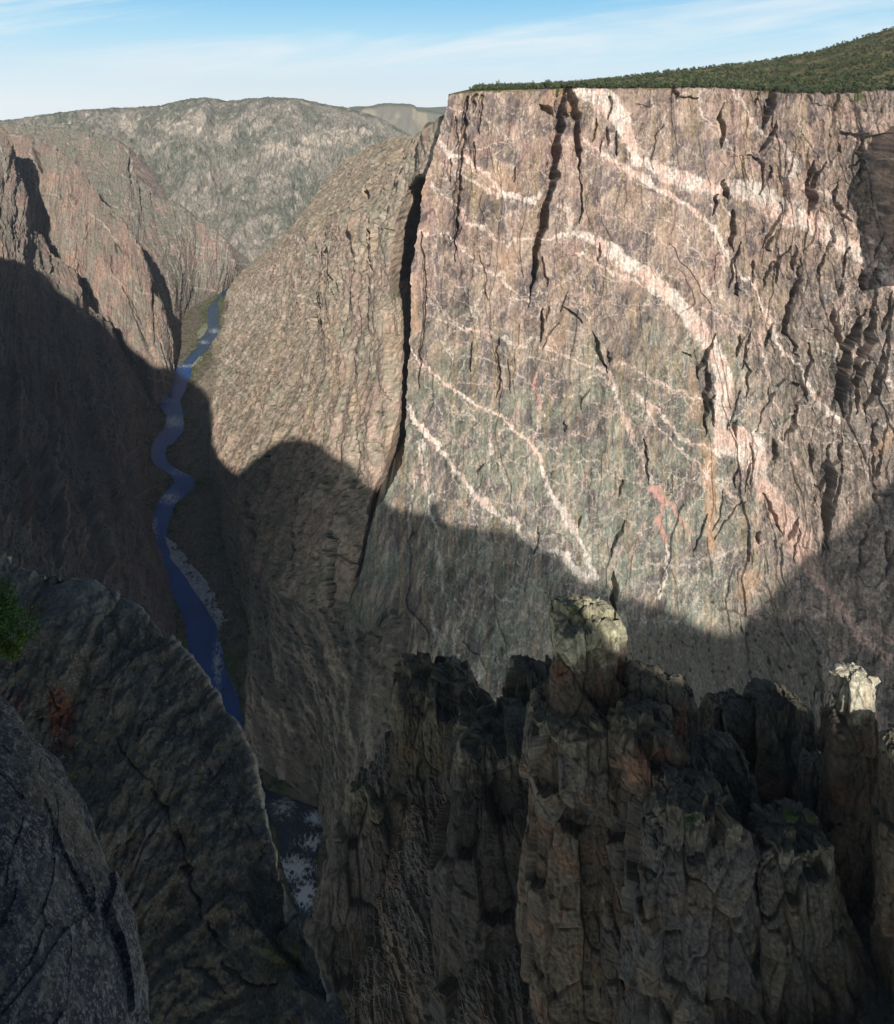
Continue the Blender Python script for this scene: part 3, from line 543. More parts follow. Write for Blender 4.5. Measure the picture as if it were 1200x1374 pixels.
# ------------------------------------------------------------------ plateau above the cliff
def build_plateau():
    nu, nv = 300, 160
    px = np.linspace(602, 1300, nu)[None]; t = np.linspace(0, 1, nv)[:, None]
    SKY = [(560,136),(600,129),(640,120),(700,116),(757,114),(810,108),(870,101),(950,92),(1000,86),(1050,79),(1100,69),(1150,53),(1200,38),(1300,8)]
    sky = np.interp(px, *zip(*SKY)); rim = np.interp(px, *zip(*RIM))
    Y0 = RIMY[None]+6; Y = Y0+(2300-Y0)*t**1.6
    py = rim-0.6+(sky-rim)*ss(0.0, 1.0, t)**.8
    X = (px-CX)/F*Y; Z = -(py-HZ)/F*Y; Z = Z+5*vn(X/120, Y/120, 241)*ss(.05, .3, t)
    PXp = px+0*t
    n = fbm(X/40, Y/40, 4, 242); c = np.zeros(X.shape+(3,)); c[:] = srgb(128, 116, 84); c = lerp(c, srgb(86, 92, 56), ss(-.3, .3, n))
    P = np.stack([X, Y, Z], -1); P2 = np.concatenate([P[:1]+np.array([0, 1., -9]), P, P[-1:]+np.array([0, 500., -60]), P[-1:]+np.array([0, 1500., -500])]); c = np.concatenate([c[:1], c, c[-1:], c[-1:]])
    o = sheet('plateau', P2[..., 0], P2[..., 1], P2[..., 2], c*ROCK, M_FAR, flip=True, reg=False)
    tag(o, 'wooded plateau rising to a hill above the sheer cliff', 'plateau', 'structure')
    return P, PXp
PLAT, PLPX = build_plateau()
# trees
def leaf_mat(name):
    m, nt, b = base_mat(name, .8, .2)
    at = nn(nt, 'ShaderNodeAttribute', attribute_name='Col'); lk(nt, at.outputs['Color'], b.inputs['Base Color'])
    return m
M_LEAF = leaf_mat('needles')
def tree_geo(r, h, w, nleaf, col, leaf=0.5):
    """one small pinyon or juniper: tapered trunk and a ragged crown of needle clumps"""
    V = []; Fc = []; C = []
    for k, (zz, rr) in enumerate(((-.4, .05), (h*.75, .015))):
        for a in range(3): V.append((rr*h*math.cos(a*2.1), rr*h*math.sin(a*2.1), zz)); C.append((.06, .045, .035))
    for a in range(3):
        b = (a+1) % 3; Fc.append((a, b, b+3)); Fc.append((a, b+3, a+3))
    lob = [(r.uniform(-.25, .25)*w, r.uniform(-.25, .25)*w, r.uniform(.4, .8)*h, r.uniform(.45, .8)) for _ in range(5)]
    for i in range(nleaf):
        L = lob[int(r.integers(0, 5))]; d = r.normal(size=3); d /= np.linalg.norm(d)+1e-6; q = r.uniform(.5, 1)
        c = np.array([L[0], L[1], L[2]])+d*q*np.array([w*.42, w*.42, h*.32])*L[3]
        if c[2] < h*.08: c[2] = h*.1
        s = leaf*r.uniform(.6, 1.3); e1 = r.normal(size=3); e1 /= np.linalg.norm(e1); e2 = np.cross(e1, r.normal(size=3)); e2 /= np.linalg.norm(e2)+1e-6
        n0 = len(V); br = r.uniform(.65, 1.35)
        for p in (c-e1*s, c+e1*s*.8+e2*s*.5, c+e2*s*1.0): V.append(tuple(p)); C.append(tuple(np.array(col)*br))
        Fc.append((n0, n0+1, n0+2))
    return np.array(V), np.array(Fc), np.array(C)
TREECOL = [(.060,.082,.032), (.080,.100,.042), (.100,.110,.056), (.064,.084,.044), (.120,.122,.060)]
def build_trees():
    r = np.random.default_rng(21); protos = []
    for k in range(9):
        v, f, c = tree_geo(r, r.uniform(4.2, 7.0), r.uniform(3.4, 5.2), 120, TREECOL[k % 5], .75)
        protos.append(mesh_from('pinyon_tree', v, f, M_LEAF, c))
    nv, nu = PLAT.shape[:2]
    def at(i, j):
        i0, j0 = int(i), int(j); fi, fj = i-i0, j-j0; i1, j1 = min(i0+1, nv-1), min(j0+1, nu-1)
        return (PLAT[i0, j0]*(1-fi)+PLAT[i1, j0]*fi)*(1-fj)+(PLAT[i0, j1]*(1-fi)+PLAT[i1, j1]*fi)*fj
    for k in range(300):
        j = (k+r.uniform(0, 1))/300*(nu*.915)+12; p = at(max(0, r.gamma(1.3, 2.2)*1.0+.3), min(j, nu-1.01))
        o = D.objects.new('pinyon_tree', protos[int(r.integers(0, 9))]); COL.objects.link(o)
        o.location = p-np.array([0, 0, .3]); o.rotation_euler = (r.normal(0, .06), r.normal(0, .06), r.uniform(0, 6.28)); s = r.uniform(.6, 1.2)*(1+1.1*r.uniform()**3); o.scale = (s, s, s*r.uniform(.85, 1.2))
        tag(o, 'small dark green tree along the rim of the sheer cliff', 'tree', None, 'trees along the cliff rim')
    V = []; Fc = []; C = []; n0 = 0; lib = [tree_geo(r, r.uniform(4, 7), r.uniform(4, 6), 34, TREECOL[k % 5], 1.25) for k in range(14)]
    for k in range(7000):
        i = 3+(nv-4)*r.uniform(0, 1)**1.15; j = r.uniform(14, nu-1.01)
        if vn(np.array([i/5.0]), np.array([j/9.0]), 281)[0] < -.28: continue
        p = at(min(i, nv-1.01), j); v, f, c = lib[int(r.integers(0, 14))]; a = r.uniform(0, 6.28); s = r.uniform(.8, 1.6)
        R = np.array([[math.cos(a), -math.sin(a), 0], [math.sin(a), math.cos(a), 0], [0, 0, 1]])
        V.append((v*s)@R.T+p-np.array([0, 0, .3])); Fc.append(f+n0); C.append(c*r.uniform(.75, 1.3)); n0 += len(v)
    o = link('forest', mesh_from('forest', np.concatenate(V), np.concatenate(Fc), M_LEAF, np.concatenate(C)))
    tag(o, 'dense low pinyon and juniper woodland covering the plateau and hill', 'woodland', 'stuff')
build_trees()
# ------------------------------------------------------------------ valley floor, river, gravel
def build_valley():
    py = np.concatenate([np.linspace(372, 640, 420), np.linspace(641, 1430, 520)]); nu = 260
    lb = np.interp(py, [p[1] for p in LB], [p[0] for p in LB]); rb = np.interp(py, [p[1] for p in RB], [p[0] for p in RB])
    s = np.linspace(-1, 2, nu); wdt = np.maximum(rb-lb, 30)
    ctr = (lb+rb)/2; PX = ctr[:, None]+(s-.5)[None]*wdt[:, None]*2.4; PY = np.repeat(py[:, None], nu, 1)
    Y = -RZ*F/(PY-HZ); X = (PX-CX)/F*Y
    jx = PX+2*vn(X/30, Y/60, 251)*np.clip((PY-300)/300, .3, 2)
    out = np.maximum(np.maximum(lb[:, None]-jx, jx-rb[:, None]), 0)*Y/F     # metres from the water
    Z = RZ-1.6+np.minimum(out, 40)*.16+1.2*fbm(X/9, Y/12, 4, 252)*ss(0, 6, out)
    n = fbm(X/25, Y/40, 4, 253); fn = fbm(X/4, Y/7, 3, 254)
    c = np.zeros(PX.shape+(3,)); c[:] = srgb(140, 126, 110)
    c = lerp(c, srgb(96, 112, 58), ss(-.15, .4, n+.7*np.exp(-out/14)-.35)); c = lerp(c, srgb(150, 140, 124), ss(.2, .45, fbm(X/6, Y/9, 3, 255))*.7); c = c*(1+.35*fn)[..., None]
    for poly in GRAVEL:
        pass
    o = sheet('valley_floor', X, Y, Z, np.clip(c*.8, .01, .6), M_FAR, flip=True, reg=False)
    tag(o, 'narrow valley floor of scree and green scrub along the river', 'valley floor', 'structure')
    # water
    nu = 130; s = np.linspace(0, 1, nu)[None]; PX = lb[:, None]-1.0+(rb-lb+2.0)[:, None]*s; PY = np.repeat(py[:, None], nu, 1)
    Y = -RZ*F/(PY-HZ); X = (PX-CX)/F*Y
    foam = np.zeros(PX.shape)
    for (x, y, w, h, a) in ((233,566,16,9,1.2),(244,633,18,7,.8),(228,668,16,10,1.0),(206,712,8,26,.7),(214,775,8,24,.65),(292,890,7,34,1.0),(318,905,7,24,.8),(272,436,10,3,.6),(288,444,9,4,.8),(274,459,8,3,.8),(250,491,14,3,.8),(222,537,14,4,.7),(380,1085,16,16,.8),(425,1098,18,10,1.0),(418,1130,14,12,1.1),(395,1165,26,16,1.4),(410,1200,14,18,1.8),(400,1130,20,14,.4),(300,900,30,60,.2),(240,520,20,20,.25)):
        foam = np.maximum(foam, a*np.exp(-(((PX-x)/w)**2+((PY-y)/h)**2)))
    fl = .85*ridged(X/5+Y/30, Y/7, 5, 261)+.4*fbm(X/1.5, Y/2.2, 3, 262)-.2; f = ss(.36, 1.05, foam*.66+fl*.75)*ss(.1, .4, foam); f = np.maximum(f, ss(1050, 1080, PY)*ss(.72, 1.0, fl)*.7)
    f = np.maximum(f, ss(.78, .95, fl+.1)*.35*ss(800, 500, PY))
    c = np.zeros(PX.shape+(3,)); c[:] = WATER; c = lerp(c, np.array(WATER_FAR), ss(520, 470, PY)); c = lerp(c, np.array([.006, .022, .04]), ss(1000, 1070, PY)); c = c*(1+.25*vn(X/20, Y/60, 263))[..., None]
    c = lerp(c, np.array([.62, .68, .7]), f)
    o = sheet('river', X, Y, np.full(X.shape, RZ)+.5*f+.25*fbm(X/4, Y/8, 3, 264), np.clip(c, .004, .8), M_WATER, flip=True, reg=False, smooth=True)
    tag(o, 'deep blue river with white rapids on the canyon floor', 'river', 'structure')
GRAVEL = []
WATER = (.004, .085, .34); WATER_FAR = (.02, .075, .15)
M_WATER, _nt, _b = base_mat('river_water', .16, .1)
_at = nn(_nt, 'ShaderNodeAttribute', attribute_name='Col'); lk(_nt, _at.outputs['Color'], _b.inputs['Base Color'])
_tc = nn(_nt, 'ShaderNodeTexCoord'); _n = nn(_nt, 'ShaderNodeTexNoise', Scale=.25, Detail=4.0); lk(_nt, _tc.outputs['Object'], _n.inputs['Vector'])
_bp = nn(_nt, 'ShaderNodeBump', Strength=.35, Distance=1.0); lk(_nt, _n.outputs[0], _bp.inputs['Height']); lk(_nt, _bp.outputs[0], _b.inputs['Normal'])
build_valley()
def gravel(outline, label, col):
    """a low cobble bar: filled outline with a bumpy crown"""
    p = np.array([onriver(x, y) for x, y in outline]); c = p.mean(0); n = 90; m = 26
    ring, _ = resample(np.vstack([p, p[:1]]), n+1); ring = ring[:-1]
    ring = ring+(ring-c)*(.08*fbm(np.arange(n)/5.0, np.zeros(n), 3, 7))[:, None]
    q = np.linspace(0, 1, m)[:, None]; X = c[0]+(ring[:, 0]-c[0])[None]*q; Y = c[1]+(ring[:, 1]-c[1])[None]*q
    Z = RZ+.3+1.9*(1-q**2)+.5*fbm(X/2.5, Y/4, 3, 71)*(1-q)+.15*fbm(X, Y, 2, 72)-.8*ss(.9, 1, q)
    f = fbm(X/2, Y/3, 4, 73); k = np.array(srgb(*col))[None, None]*(1+.45*f+.2*fbm(X/10, Y/14, 2, 74))[..., None]
    o = sheet('gravel_bar', X, Y, Z, np.clip(k*.8, .01, .7), M_FAR, reg=False, wrap=True)
    if o.data.polygons[0].normal.z < 0: o.data.flip_normals()
    tag(o, label, 'gravel bar', 'structure')
gravel([(219,718),(232,724),(254,750),(274,754),(294,760),(298,783),(312,800),(312,840),(294,846),(278,818),(262,796),(243,768),(228,748)], 'long grey gravel bar on the right bank in shade', (228,226,220))
gravel([(258,446),(268,438),(278,431),(279.5,440),(274,449),(268,455)], 'pale gravel bar on the left bank at the sunlit bend', (178,176,150))
gravel([(256,492),(262,484),(268,477),(273,477),(272,484),(264,491)], 'small pale gravel strip on the right bank by green scrub', (176,172,148))
gravel([(224,618),(232,612),(244,612),(262,632),(256,638),(240,630)], 'brown pebble bank inside the shaded river bend', (120,106,96))
# ------------------------------------------------------------------ spur of pinnacles below the viewer
PINC = [(94,84,72),(106,95,79),(84,77,69),(114,88,68)]
cs = [W(405,1420,470), W(432,1230,450), W(445,1140,440), W(482,1060,430), W(530,985,420), W(600,960,410), W(690,960,400), W(760,930,390), W(850,950,370), W(930,985,350), W(1000,1000,330), W(1100,1020,310), W(1200,1060,290), W(1330,1080,270)]
bs = [p+np.array([20, 120, -220]) for p in cs]
ms = [W(330,1500,430), W(430,1330,410), W(480,1200,395), W(560,1130,370), W(680,1130,350), W(800,1120,320), W(900,1120,290), W(1000,1130,270), W(1100,1150,250), W(1330,1180,230)]
fs = [W(200,1800,330), W(430,1560,310), W(600,1520,290), W(800,1500,240), W(1000,1500,200), W(1330,1500,180)]
canyon_sheet('rock_spur', [bs, cs, ms, fs], [0, .12, .5, 1], 700, 560, 301, 1.6, [(88,84,76),(98,90,78),(78,76,72),(104,86,70)],
    'dark broken rock spur falling away below the pinnacles', 'rock spur', mat=M_PIN, fac=2.6, ribs=.3, streak=.3, soft=.7)
def tower(label, prof, Y, seed, A=1.0, fac=5.0, dep=.85, pal=PINC, top=(128,122,104), rust=(), topd=40, kind=None, fine=1.0, group='rock pinnacles below the viewpoint'):
    """a rock tower: outline given as (row, left, right) at distance Y, turned into a closed blocky column"""
    m = Y/F; py = np.arange(prof[0][0]+6, prof[-1][0], .95*fine); nz = len(py)
    l = np.interp(py, [p[0] for p in prof], [p[1] for p in prof]); r = np.interp(py, [p[0] for p in prof], [p[2] for p in prof])
    cx = (l+r)/2; hw = np.maximum((r-l)/2*m-1.2*A, 1.2); R = max(hw.mean(), 2.0); n = int(min(520, max(140, 7*R/(m*.95*fine))))
    tt = np.linspace(0, 2*np.pi, 6001)+np.pi/2; sq = .42; qx = np.sign(np.cos(tt))*np.abs(np.cos(tt))**sq; qy = np.sign(np.sin(tt))*np.abs(np.sin(tt))**sq
    al = np.r_[0, np.cumsum(np.hypot(np.diff(qx), np.diff(qy)*dep))]; sa = np.linspace(0, al[-1], n, endpoint=False); ex = np.interp(sa, al, qx); ey = np.interp(sa, al, qy)
    tx_ = np.roll(ex, -1)-np.roll(ex, 1); ty_ = (np.roll(ey, -1)-np.roll(ey, 1))*dep; kk = max(3, n//22); ker = np.ones(2*kk+1)/(2*kk+1)
    nx_ = np.convolve(np.pad(ty_, kk, mode='wrap'), ker, 'valid'); ny_ = np.convolve(np.pad(-tx_, kk, mode='wrap'), ker, 'valid'); ln = np.hypot(nx_, ny_)+1e-9; nx_ /= ln; ny_ /= ln
    if (nx_*ex).sum() < 0: nx_, ny_ = -nx_, -ny_
    z0 = -(py-HZ)*m; X = (cx-CX)[:, None]*m+hw[:, None]*ex[None]; Yy = Y+dep*hw[:, None]*ey[None]; Z = np.repeat(z0[:, None], n, 1)
    nc = int(max(14, min(60, hw[0]/m*1.1))); caps = np.linspace(.01, .985, nc)
    Xc = np.array([(cx[0]-CX)*m+(X[0]-(cx[0]-CX)*m)*k for k in caps]); Yc = np.array([Y+(Yy[0]-Y)*k for k in caps]); Zc = np.array([Z[0]+min(hw[0]*.16, 3*m)*(1-k**3) for k in caps])
    X = np.concatenate([Xc, X]); Yy = np.concatenate([Yc, Yy]); Z = np.concatenate([Zc, Z]); nr = len(X)
    k = np.concatenate([caps**4, np.ones(nr-nc)])[:, None]; up = 1-k
    h0 = hw[min(len(hw)-1, 12)]; cw = max(h0*.62, 2.2)
    sx_ = X+.25*cw*vn(X/cw*1.7, Yy/cw*1.7, seed+70); sy_ = Yy+.25*cw*vn(X/cw*1.7+9, Yy/cw*1.7, seed+71)
    s1 = facet(sx_/cw, sy_/cw, seed+72, .35)[0]; s2 = facet(sx_/cw*2.3, sy_/cw*2.3, seed+73, .5)[0]
    Z = Z-(ss(-.5, .9, s1)*h0*(.42 if h0 > 7 else .2)+(s2+.5)*h0*.13)*(1-ss(0, h0*2.6, z0[0]-Z))
    q = Y/300.0; wx = X+.5*q*vn(Z/(9*q), Yy/(9*q), seed+60); wy = Yy+.5*q*vn(Z/(9*q), X/(9*q), seed+61); wz = Z+1.0*q*vn(X/(7*q), Yy/(7*q), seed+62)
    f1, q1, e1 = facet3(wx/(10*q), wy/(10*q), wz/(24*q), seed+1, 1.15); f2, q2, e2 = facet3(wx/(3.8*q), wy/(3.8*q), wz/(8*q), seed+2, .8); f3, q3, e3 = facet3(wx/(1.1*q), wy/(1.1*q), wz/(1.7*q), seed+3, 1.4)
    u = X*.8+Yy*.6; fine_ = fbm(u/(.9*q), Z/(1.3*q), 3, seed+4)
    rel = min(A, 1.2)*q*(2.9*f1+.6*f2+.16*f3+.2*fine_+.2*fbm(u/(3*q), Z/(9*q), 3, seed+7)-1.5*np.exp(-e1/.03)-.4*np.exp(-e2/.035)+.35)
    rel = blur2(rel*(.55+.45*k), 1)
    X = X+nx_[None]*rel*k; Yy = Yy+ny_[None]*rel*k; Z = Z+up*rel*.55+.1*rel
    n1 = fbm(u*fac/60, Z*fac/90, 4, seed+31); n2 = fbm(u*fac/22, Z*fac/30, 4, seed+32); st = fbm(u*fac/4, Z*fac/60, 3, seed+33); fn = fbm(u*fac/4, Z*fac/4.5, 3, seed+34)
    c = np.zeros(X.shape+(3,)); c[:] = srgb(*pal[0]); c = lerp(c, srgb(*pal[1]), ss(-.25, .4, n1)); c = lerp(c, srgb(*pal[2]), ss(0, .5, n2)*.8); c = lerp(c, srgb(*pal[3]), ss(.1, .5, fbm(u*fac/40, Z*fac/60, 3, seed+35))*.7)
    dz = (z0[0]-Z)/m
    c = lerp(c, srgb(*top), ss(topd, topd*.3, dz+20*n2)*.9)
    PX, PY = proj(X, Yy, Z)
    for (x, y, w, h, col, a) in rust:
        g = np.exp(-(((PX-x)/w)**2+((PY-y)/h)**2))*(Yy < Y+1); c = lerp(c, srgb(*col), ss(.25, .8, g+.6*n2*g+.35*st*g)*a*.7)
    c = c*(1+.22*(q1-.5)+.3*(q2-.5)+.3*(q3-.5)+.22*st+.3*fn+.16*n2)[..., None]
    c = lerp(c, srgb(44, 42, 40), np.exp(-e2/.05)*.45*k)
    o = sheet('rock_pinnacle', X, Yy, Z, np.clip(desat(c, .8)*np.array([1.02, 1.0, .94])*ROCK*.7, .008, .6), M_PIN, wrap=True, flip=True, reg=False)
    return tag(o, label, 'rock pinnacle', kind, group)
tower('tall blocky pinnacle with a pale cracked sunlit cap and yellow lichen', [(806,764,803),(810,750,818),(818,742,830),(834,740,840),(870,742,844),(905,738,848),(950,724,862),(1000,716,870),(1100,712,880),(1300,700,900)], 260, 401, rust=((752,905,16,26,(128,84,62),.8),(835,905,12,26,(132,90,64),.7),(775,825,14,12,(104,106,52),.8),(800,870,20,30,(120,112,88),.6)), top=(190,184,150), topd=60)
tower('rounded dark shoulder of rock between the sunlit cap and the rusty block', [(893,852,880),(903,846,905),(925,842,926),(945,838,934),(970,832,936),(1010,822,930),(1060,806,924),(1300,790,930)], 252, 402, rust=((915,970,10,40,(138,92,66),.8),(850,1010,40,22,(124,84,64),.6)), pal=[(88,84,78),(98,92,84),(80,78,76),(108,84,68)])
tower('squat block with a rusty orange face below a grey rubble top', [(948,836,880),(956,826,902),(975,820,916),(1010,822,918),(1048,830,914),(1062,836,905),(1120,840,900),(1300,830,920)], 240, 403, rust=((865,1030,50,30,(138,92,68),.85),(860,1046,34,5,(160,118,92),.8)), dep=1.0)
tower('left tower of the cracked double block with a mossy rounded top', [(932,958,996),(942,946,1004),(960,940,1006),(1000,930,1006),(1050,924,1004),(1120,920,1004),(1300,900,1006)], 294, 404, rust=((990,1000,16,14,(128,92,58),.7),), pal=[(86,84,72),(96,90,72),(78,76,68),(104,88,64)])
tower('broad right tower of the cracked double block with a reddish ledge', [(925,1018,1050),(932,1010,1072),(944,1008,1086),(970,1008,1092),(1010,1010,1096),(1050,1014,1106),(1075,1016,1114),(1100,1020,1112),(1300,1012,1120)], 290, 405, rust=((1065,1062,46,22,(138,92,80),.9),(1070,1088,48,6,(160,124,104),.85)), pal=[(86,84,74),(96,90,76),(78,78,70),(100,88,68)])
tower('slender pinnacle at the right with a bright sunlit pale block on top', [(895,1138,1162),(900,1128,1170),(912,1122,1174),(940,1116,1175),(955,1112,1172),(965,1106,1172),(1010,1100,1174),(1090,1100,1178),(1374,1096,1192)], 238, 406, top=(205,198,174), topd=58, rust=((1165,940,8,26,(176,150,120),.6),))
tower('dark outermost column beside the slender sunlit pinnacle', [(985,1190,1225),(1000,1184,1260),(1100,1180,1290),(1400,1172,1300)], 215, 407)
tower('lumpy buttress with mossy ledges below the rusty block', [(1046,888,940),(1052,880,972),(1075,870,990),(1110,858,1004),(1180,850,1012),(1250,846,1020),(1480,830,1040)], 225, 408, A=1.6, pal=[(84,82,82),(94,90,86),(78,78,80),(100,88,72)])
tower('massive dark buttress standing under the reddish ledge', [(1098,1014,1104),(1106,1008,1116),(1130,1004,1120),(1200,1000,1134),(1260,998,1160),(1480,990,1200)], 222, 409, A=1.6, pal=[(84,82,76),(94,90,82),(78,78,74),(96,86,68)])
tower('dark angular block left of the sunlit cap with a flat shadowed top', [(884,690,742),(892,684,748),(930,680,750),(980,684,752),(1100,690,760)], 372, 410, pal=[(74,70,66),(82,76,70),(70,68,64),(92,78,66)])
tower('smooth pale slabbed face hanging below the sunlit cap', [(930,722,800),(945,714,846),(1000,708,856),(1060,720,860),(1110,770,850),(1250,760,850)], 256, 411, pal=[(92,88,82),(104,98,88),(86,84,80),(106,92,76)], fac=4.0)
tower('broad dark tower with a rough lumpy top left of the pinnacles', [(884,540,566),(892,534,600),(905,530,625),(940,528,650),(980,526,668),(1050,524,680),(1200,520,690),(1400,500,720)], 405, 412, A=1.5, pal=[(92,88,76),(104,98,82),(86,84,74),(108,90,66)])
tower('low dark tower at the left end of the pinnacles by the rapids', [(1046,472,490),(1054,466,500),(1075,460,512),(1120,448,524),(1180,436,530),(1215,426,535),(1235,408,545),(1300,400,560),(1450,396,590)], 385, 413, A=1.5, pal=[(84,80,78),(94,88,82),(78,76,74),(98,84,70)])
tower('broken grey shelf of rock between the rusty block and the cracked double block', [(985,915,960),(992,908,985),(1010,904,1000),(1100,900,1010),(1300,890,1020)], 262, 420, pal=[(84,82,76),(94,90,80),(76,76,72),(100,88,68)])
tower('dark recessed wall between the double block and the slender sunlit pinnacle', [(1010,1080,1118),(1030,1075,1125),(1100,1070,1130),(1300,1060,1150)], 262, 421, pal=[(76,74,70),(84,80,74),(70,70,66),(90,80,66)])
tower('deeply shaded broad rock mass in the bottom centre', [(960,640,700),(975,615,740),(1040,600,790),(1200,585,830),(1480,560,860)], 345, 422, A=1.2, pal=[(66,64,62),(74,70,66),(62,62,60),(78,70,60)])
# ------------------------------------------------------------------ lichen covered outcrop beside the viewer
def lichen_mat(name, blue=0.0, K=1.0):
    m, nt, b = base_mat(name, .9, .2); tc = nn(nt, 'ShaderNodeTexCoord'); at = nn(nt, 'ShaderNodeAttribute', attribute_name='Col')
    def noise(sc, det=5.0, ro=.6):
        n = nn(nt, 'ShaderNodeTexNoise', Scale=sc, Detail=det, Roughness=ro); lk(nt, tc.outputs['Object'], n.inputs['Vector']); return n.outputs[0]
    def voro(sc):
        mp = nn(nt, 'ShaderNodeVectorMath', operation='ADD'); nz = nn(nt, 'ShaderNodeTexNoise', Scale=sc*1.5, Detail=3.0); lk(nt, tc.outputs['Object'], nz.inputs['Vector'])
        sc_ = nn(nt, 'ShaderNodeVectorMath', operation='SCALE'); lk(nt, nz.outputs[1], sc_.inputs[0]); sc_.inputs['Scale'].default_value = .9/sc
        lk(nt, tc.outputs['Object'], mp.inputs[0]); lk(nt, sc_.outputs[0], mp.inputs[1])
        v = nn(nt, 'ShaderNodeTexVoronoi', Scale=sc); lk(nt, mp.outputs[0], v.inputs['Vector']); return v
    g = ramp(nt, noise(4.0*K, 10, .75), [(.3, .65), (.7, 1.4)]); c = mixc(nt, 1.0, at.outputs['Color'], g, 'MULTIPLY')
    for sc, th, col, w in ((5.5, .50, (.25, .24, .21), .85), (11, .46, (.30, .30, .27), .85), (2.6, .58, (.16, .165, .13), .7), (7.0, .55, (.018, .018, .016), .85), (16, .48, (.34, .34, .31), .8), (4.2, .64, (.14+.02*blue, .19, .17+.12*blue), .6)):
        sc = sc*K
        v = voro(sc); spot = ramp(nt, v.outputs['Distance'], [(.26, 1.0), (.42, 0.0)]); pat = ramp(nt, noise(sc*.22+.13, 4), [(th-.06, 0.0), (th+.08, 1.0)])
        sep = nn(nt, 'ShaderNodeSeparateColor'); lk(nt, v.outputs['Color'], sep.inputs[0]); rnd = ramp(nt, sep.outputs[0], [(.52, 0.0), (.62, 1.0)])
        f = math_n(nt, 'MULTIPLY', math_n(nt, 'MULTIPLY', spot, math_n(nt, 'ADD', math_n(nt, 'MULTIPLY', pat, .75), .25)), math_n(nt, 'MULTIPLY', rnd, w), True); c = mixc(nt, f, c, col)
    for sc, lo, hi, col, w in ((2.3, .52, .60, (.20, .195, .17), .7), (5.0, .55, .62, (.30, .295, .26), .75), (9.0, .56, .63, (.36, .355, .33), .7), (4.6, .62, .70, (.03, .028, .026), .6), (1.3, .58, .68, (.13, .125, .085), .35)):
        col = tuple(min(q*(1.35 if q > .1 and not blue else 1), .55) for q in col)
        c = mixc(nt, math_n(nt, 'MULTIPLY', ramp(nt, noise(sc*K+.07, 8, .68), [(lo, 0.0), (hi, 1.0)]), w), c, col)
    lk(nt, c, b.inputs['Base Color'])
    bp = nn(nt, 'ShaderNodeBump', Strength=1.0, Distance=.10); lk(nt, noise(4.5*K, 10, .72), bp.inputs['Height']); lk(nt, bp.outputs[0], b.inputs['Normal'])
    return m
M_LICH = lichen_mat('lichen_rock', 0.0, 1.5); M_LICHB = lichen_mat('lichen_rock_bluish', 1.0, 2.0)
def outcrop(name, rails, ts, nu, nv, seed, A, fac, mat, label, grooves=(), tint=(), base=(104,98,88), gain=1.75):
    P = blur2(loft(rails, ts, nu, nv), 5); N = normals(blur2(P, 6))
    if np.mean(N[..., 1]) > 0: N = -N
    u, v = arclen(P); u = np.repeat(u.mean(0)[None], nv, 0); PX, PY = proj(P[..., 0], P[..., 1], P[..., 2])
    wu = u+.5*vn(u/2, v/2, seed); wv = v+.5*vn(u/2, v/2, seed+1)
    f1 = facet(wu/3.2, wv/5, seed+2)[0]; f2, q2, e2 = facet(wu/1.1, wv/1.6, seed+3); f3 = facet(wu/.35, wv/.45, seed+4)[0]
    rel = A*(.3*f1+.06*f2+.04*f3+.22*fbm(u/2.6, v/3.4, 3, seed+5)+.09*fbm(u/.4, v/.5, 4, seed+6)-.05*np.exp(-e2/.04)*ss(0, .4, vn(u/1.3, v/1.3, seed+10)))
    for pts, w, d in grooves: rel -= d*(1-ss(.2, 1.6, polydist(PX+7*vn(PX/24, PY/24, seed+7)+3*vn(PX/8, PY/8, seed+11), PY+3*vn(PX/9, PY/9, seed+12), pts, w, 1.8)))*(.55+.6*vn(PX/30, PY/30, seed+13))
    Q = P+N*rel[..., None]; n1 = fbm(u/1.8, v/2.4, 4, seed+8)
    c = np.zeros(P.shape); c[:] = srgb(*base); c = lerp(c, srgb(*base)*.8, ss(-.2, .4, n1)); c = lerp(c, srgb(106, 98, 84), ss(.1, .5, fbm(u/1.1, v/1.3, 4, seed+9))*.7)
    for (x, y, w, h, col, a) in tint:
        q = np.exp(-(((PX-x)/w)**2+((PY-y)/h)**2)); c = lerp(c, srgb(*col), ss(.2, .7, q+.7*n1*q)*a)
    o = sheet(name, Q[..., 0], Q[..., 1], Q[..., 2], np.clip(c*gain*np.array([1.05, 1, .92]), .01, .5), mat, smooth=True, reg=False)
    return o, Q
S1 = [(-160,700),(-60,715),(0,738),(24,764),(50,772),(95,766),(130,771),(165,797),(205,836),(255,893),(305,955),(328,1003),(350,1078),(370,1150),(402,1232),(440,1310),(478,1390),(560,1560)]
def dep(p, a=25.0, b=17.0): return a+(b-a)*np.clip((p[1]-740)/640, 0, 1.3)
r1 = [W(p[0], p[1], dep(p)) for p in S1]; rb_ = [p+np.array([-.8, 3.0, -9.0]) for p in r1]; rb2 = [p+np.array([-.08, .2, -.6]) for p in r1]
r2 = [W(x, y, d) for x, y, d in ((-160,760,24.2),(-60,790,23.9),(20,830,23.6),(80,850,23.2),(130,880,22.8),(180,950,22.0),(240,1030,21.2),(280,1130,20.2),(310,1230,19.2),(340,1330,18.3),(380,1440,17.4),(450,1620,16.2))]
r3 = [W(x, y, d) for x, y, d in ((-200,1000,21.8),(-100,1040,21.4),(0,1080,21.0),(60,1130,20.5),(110,1220,19.8),(160,1320,19.0),(200,1420,18.2),(280,1640,17.0))]
r4 = [W(x, y, d) for x, y, d in ((-300,1250,18.6),(-150,1300,18.3),(0,1400,18),(80,1500,17.4),(150,1700,16.4))]
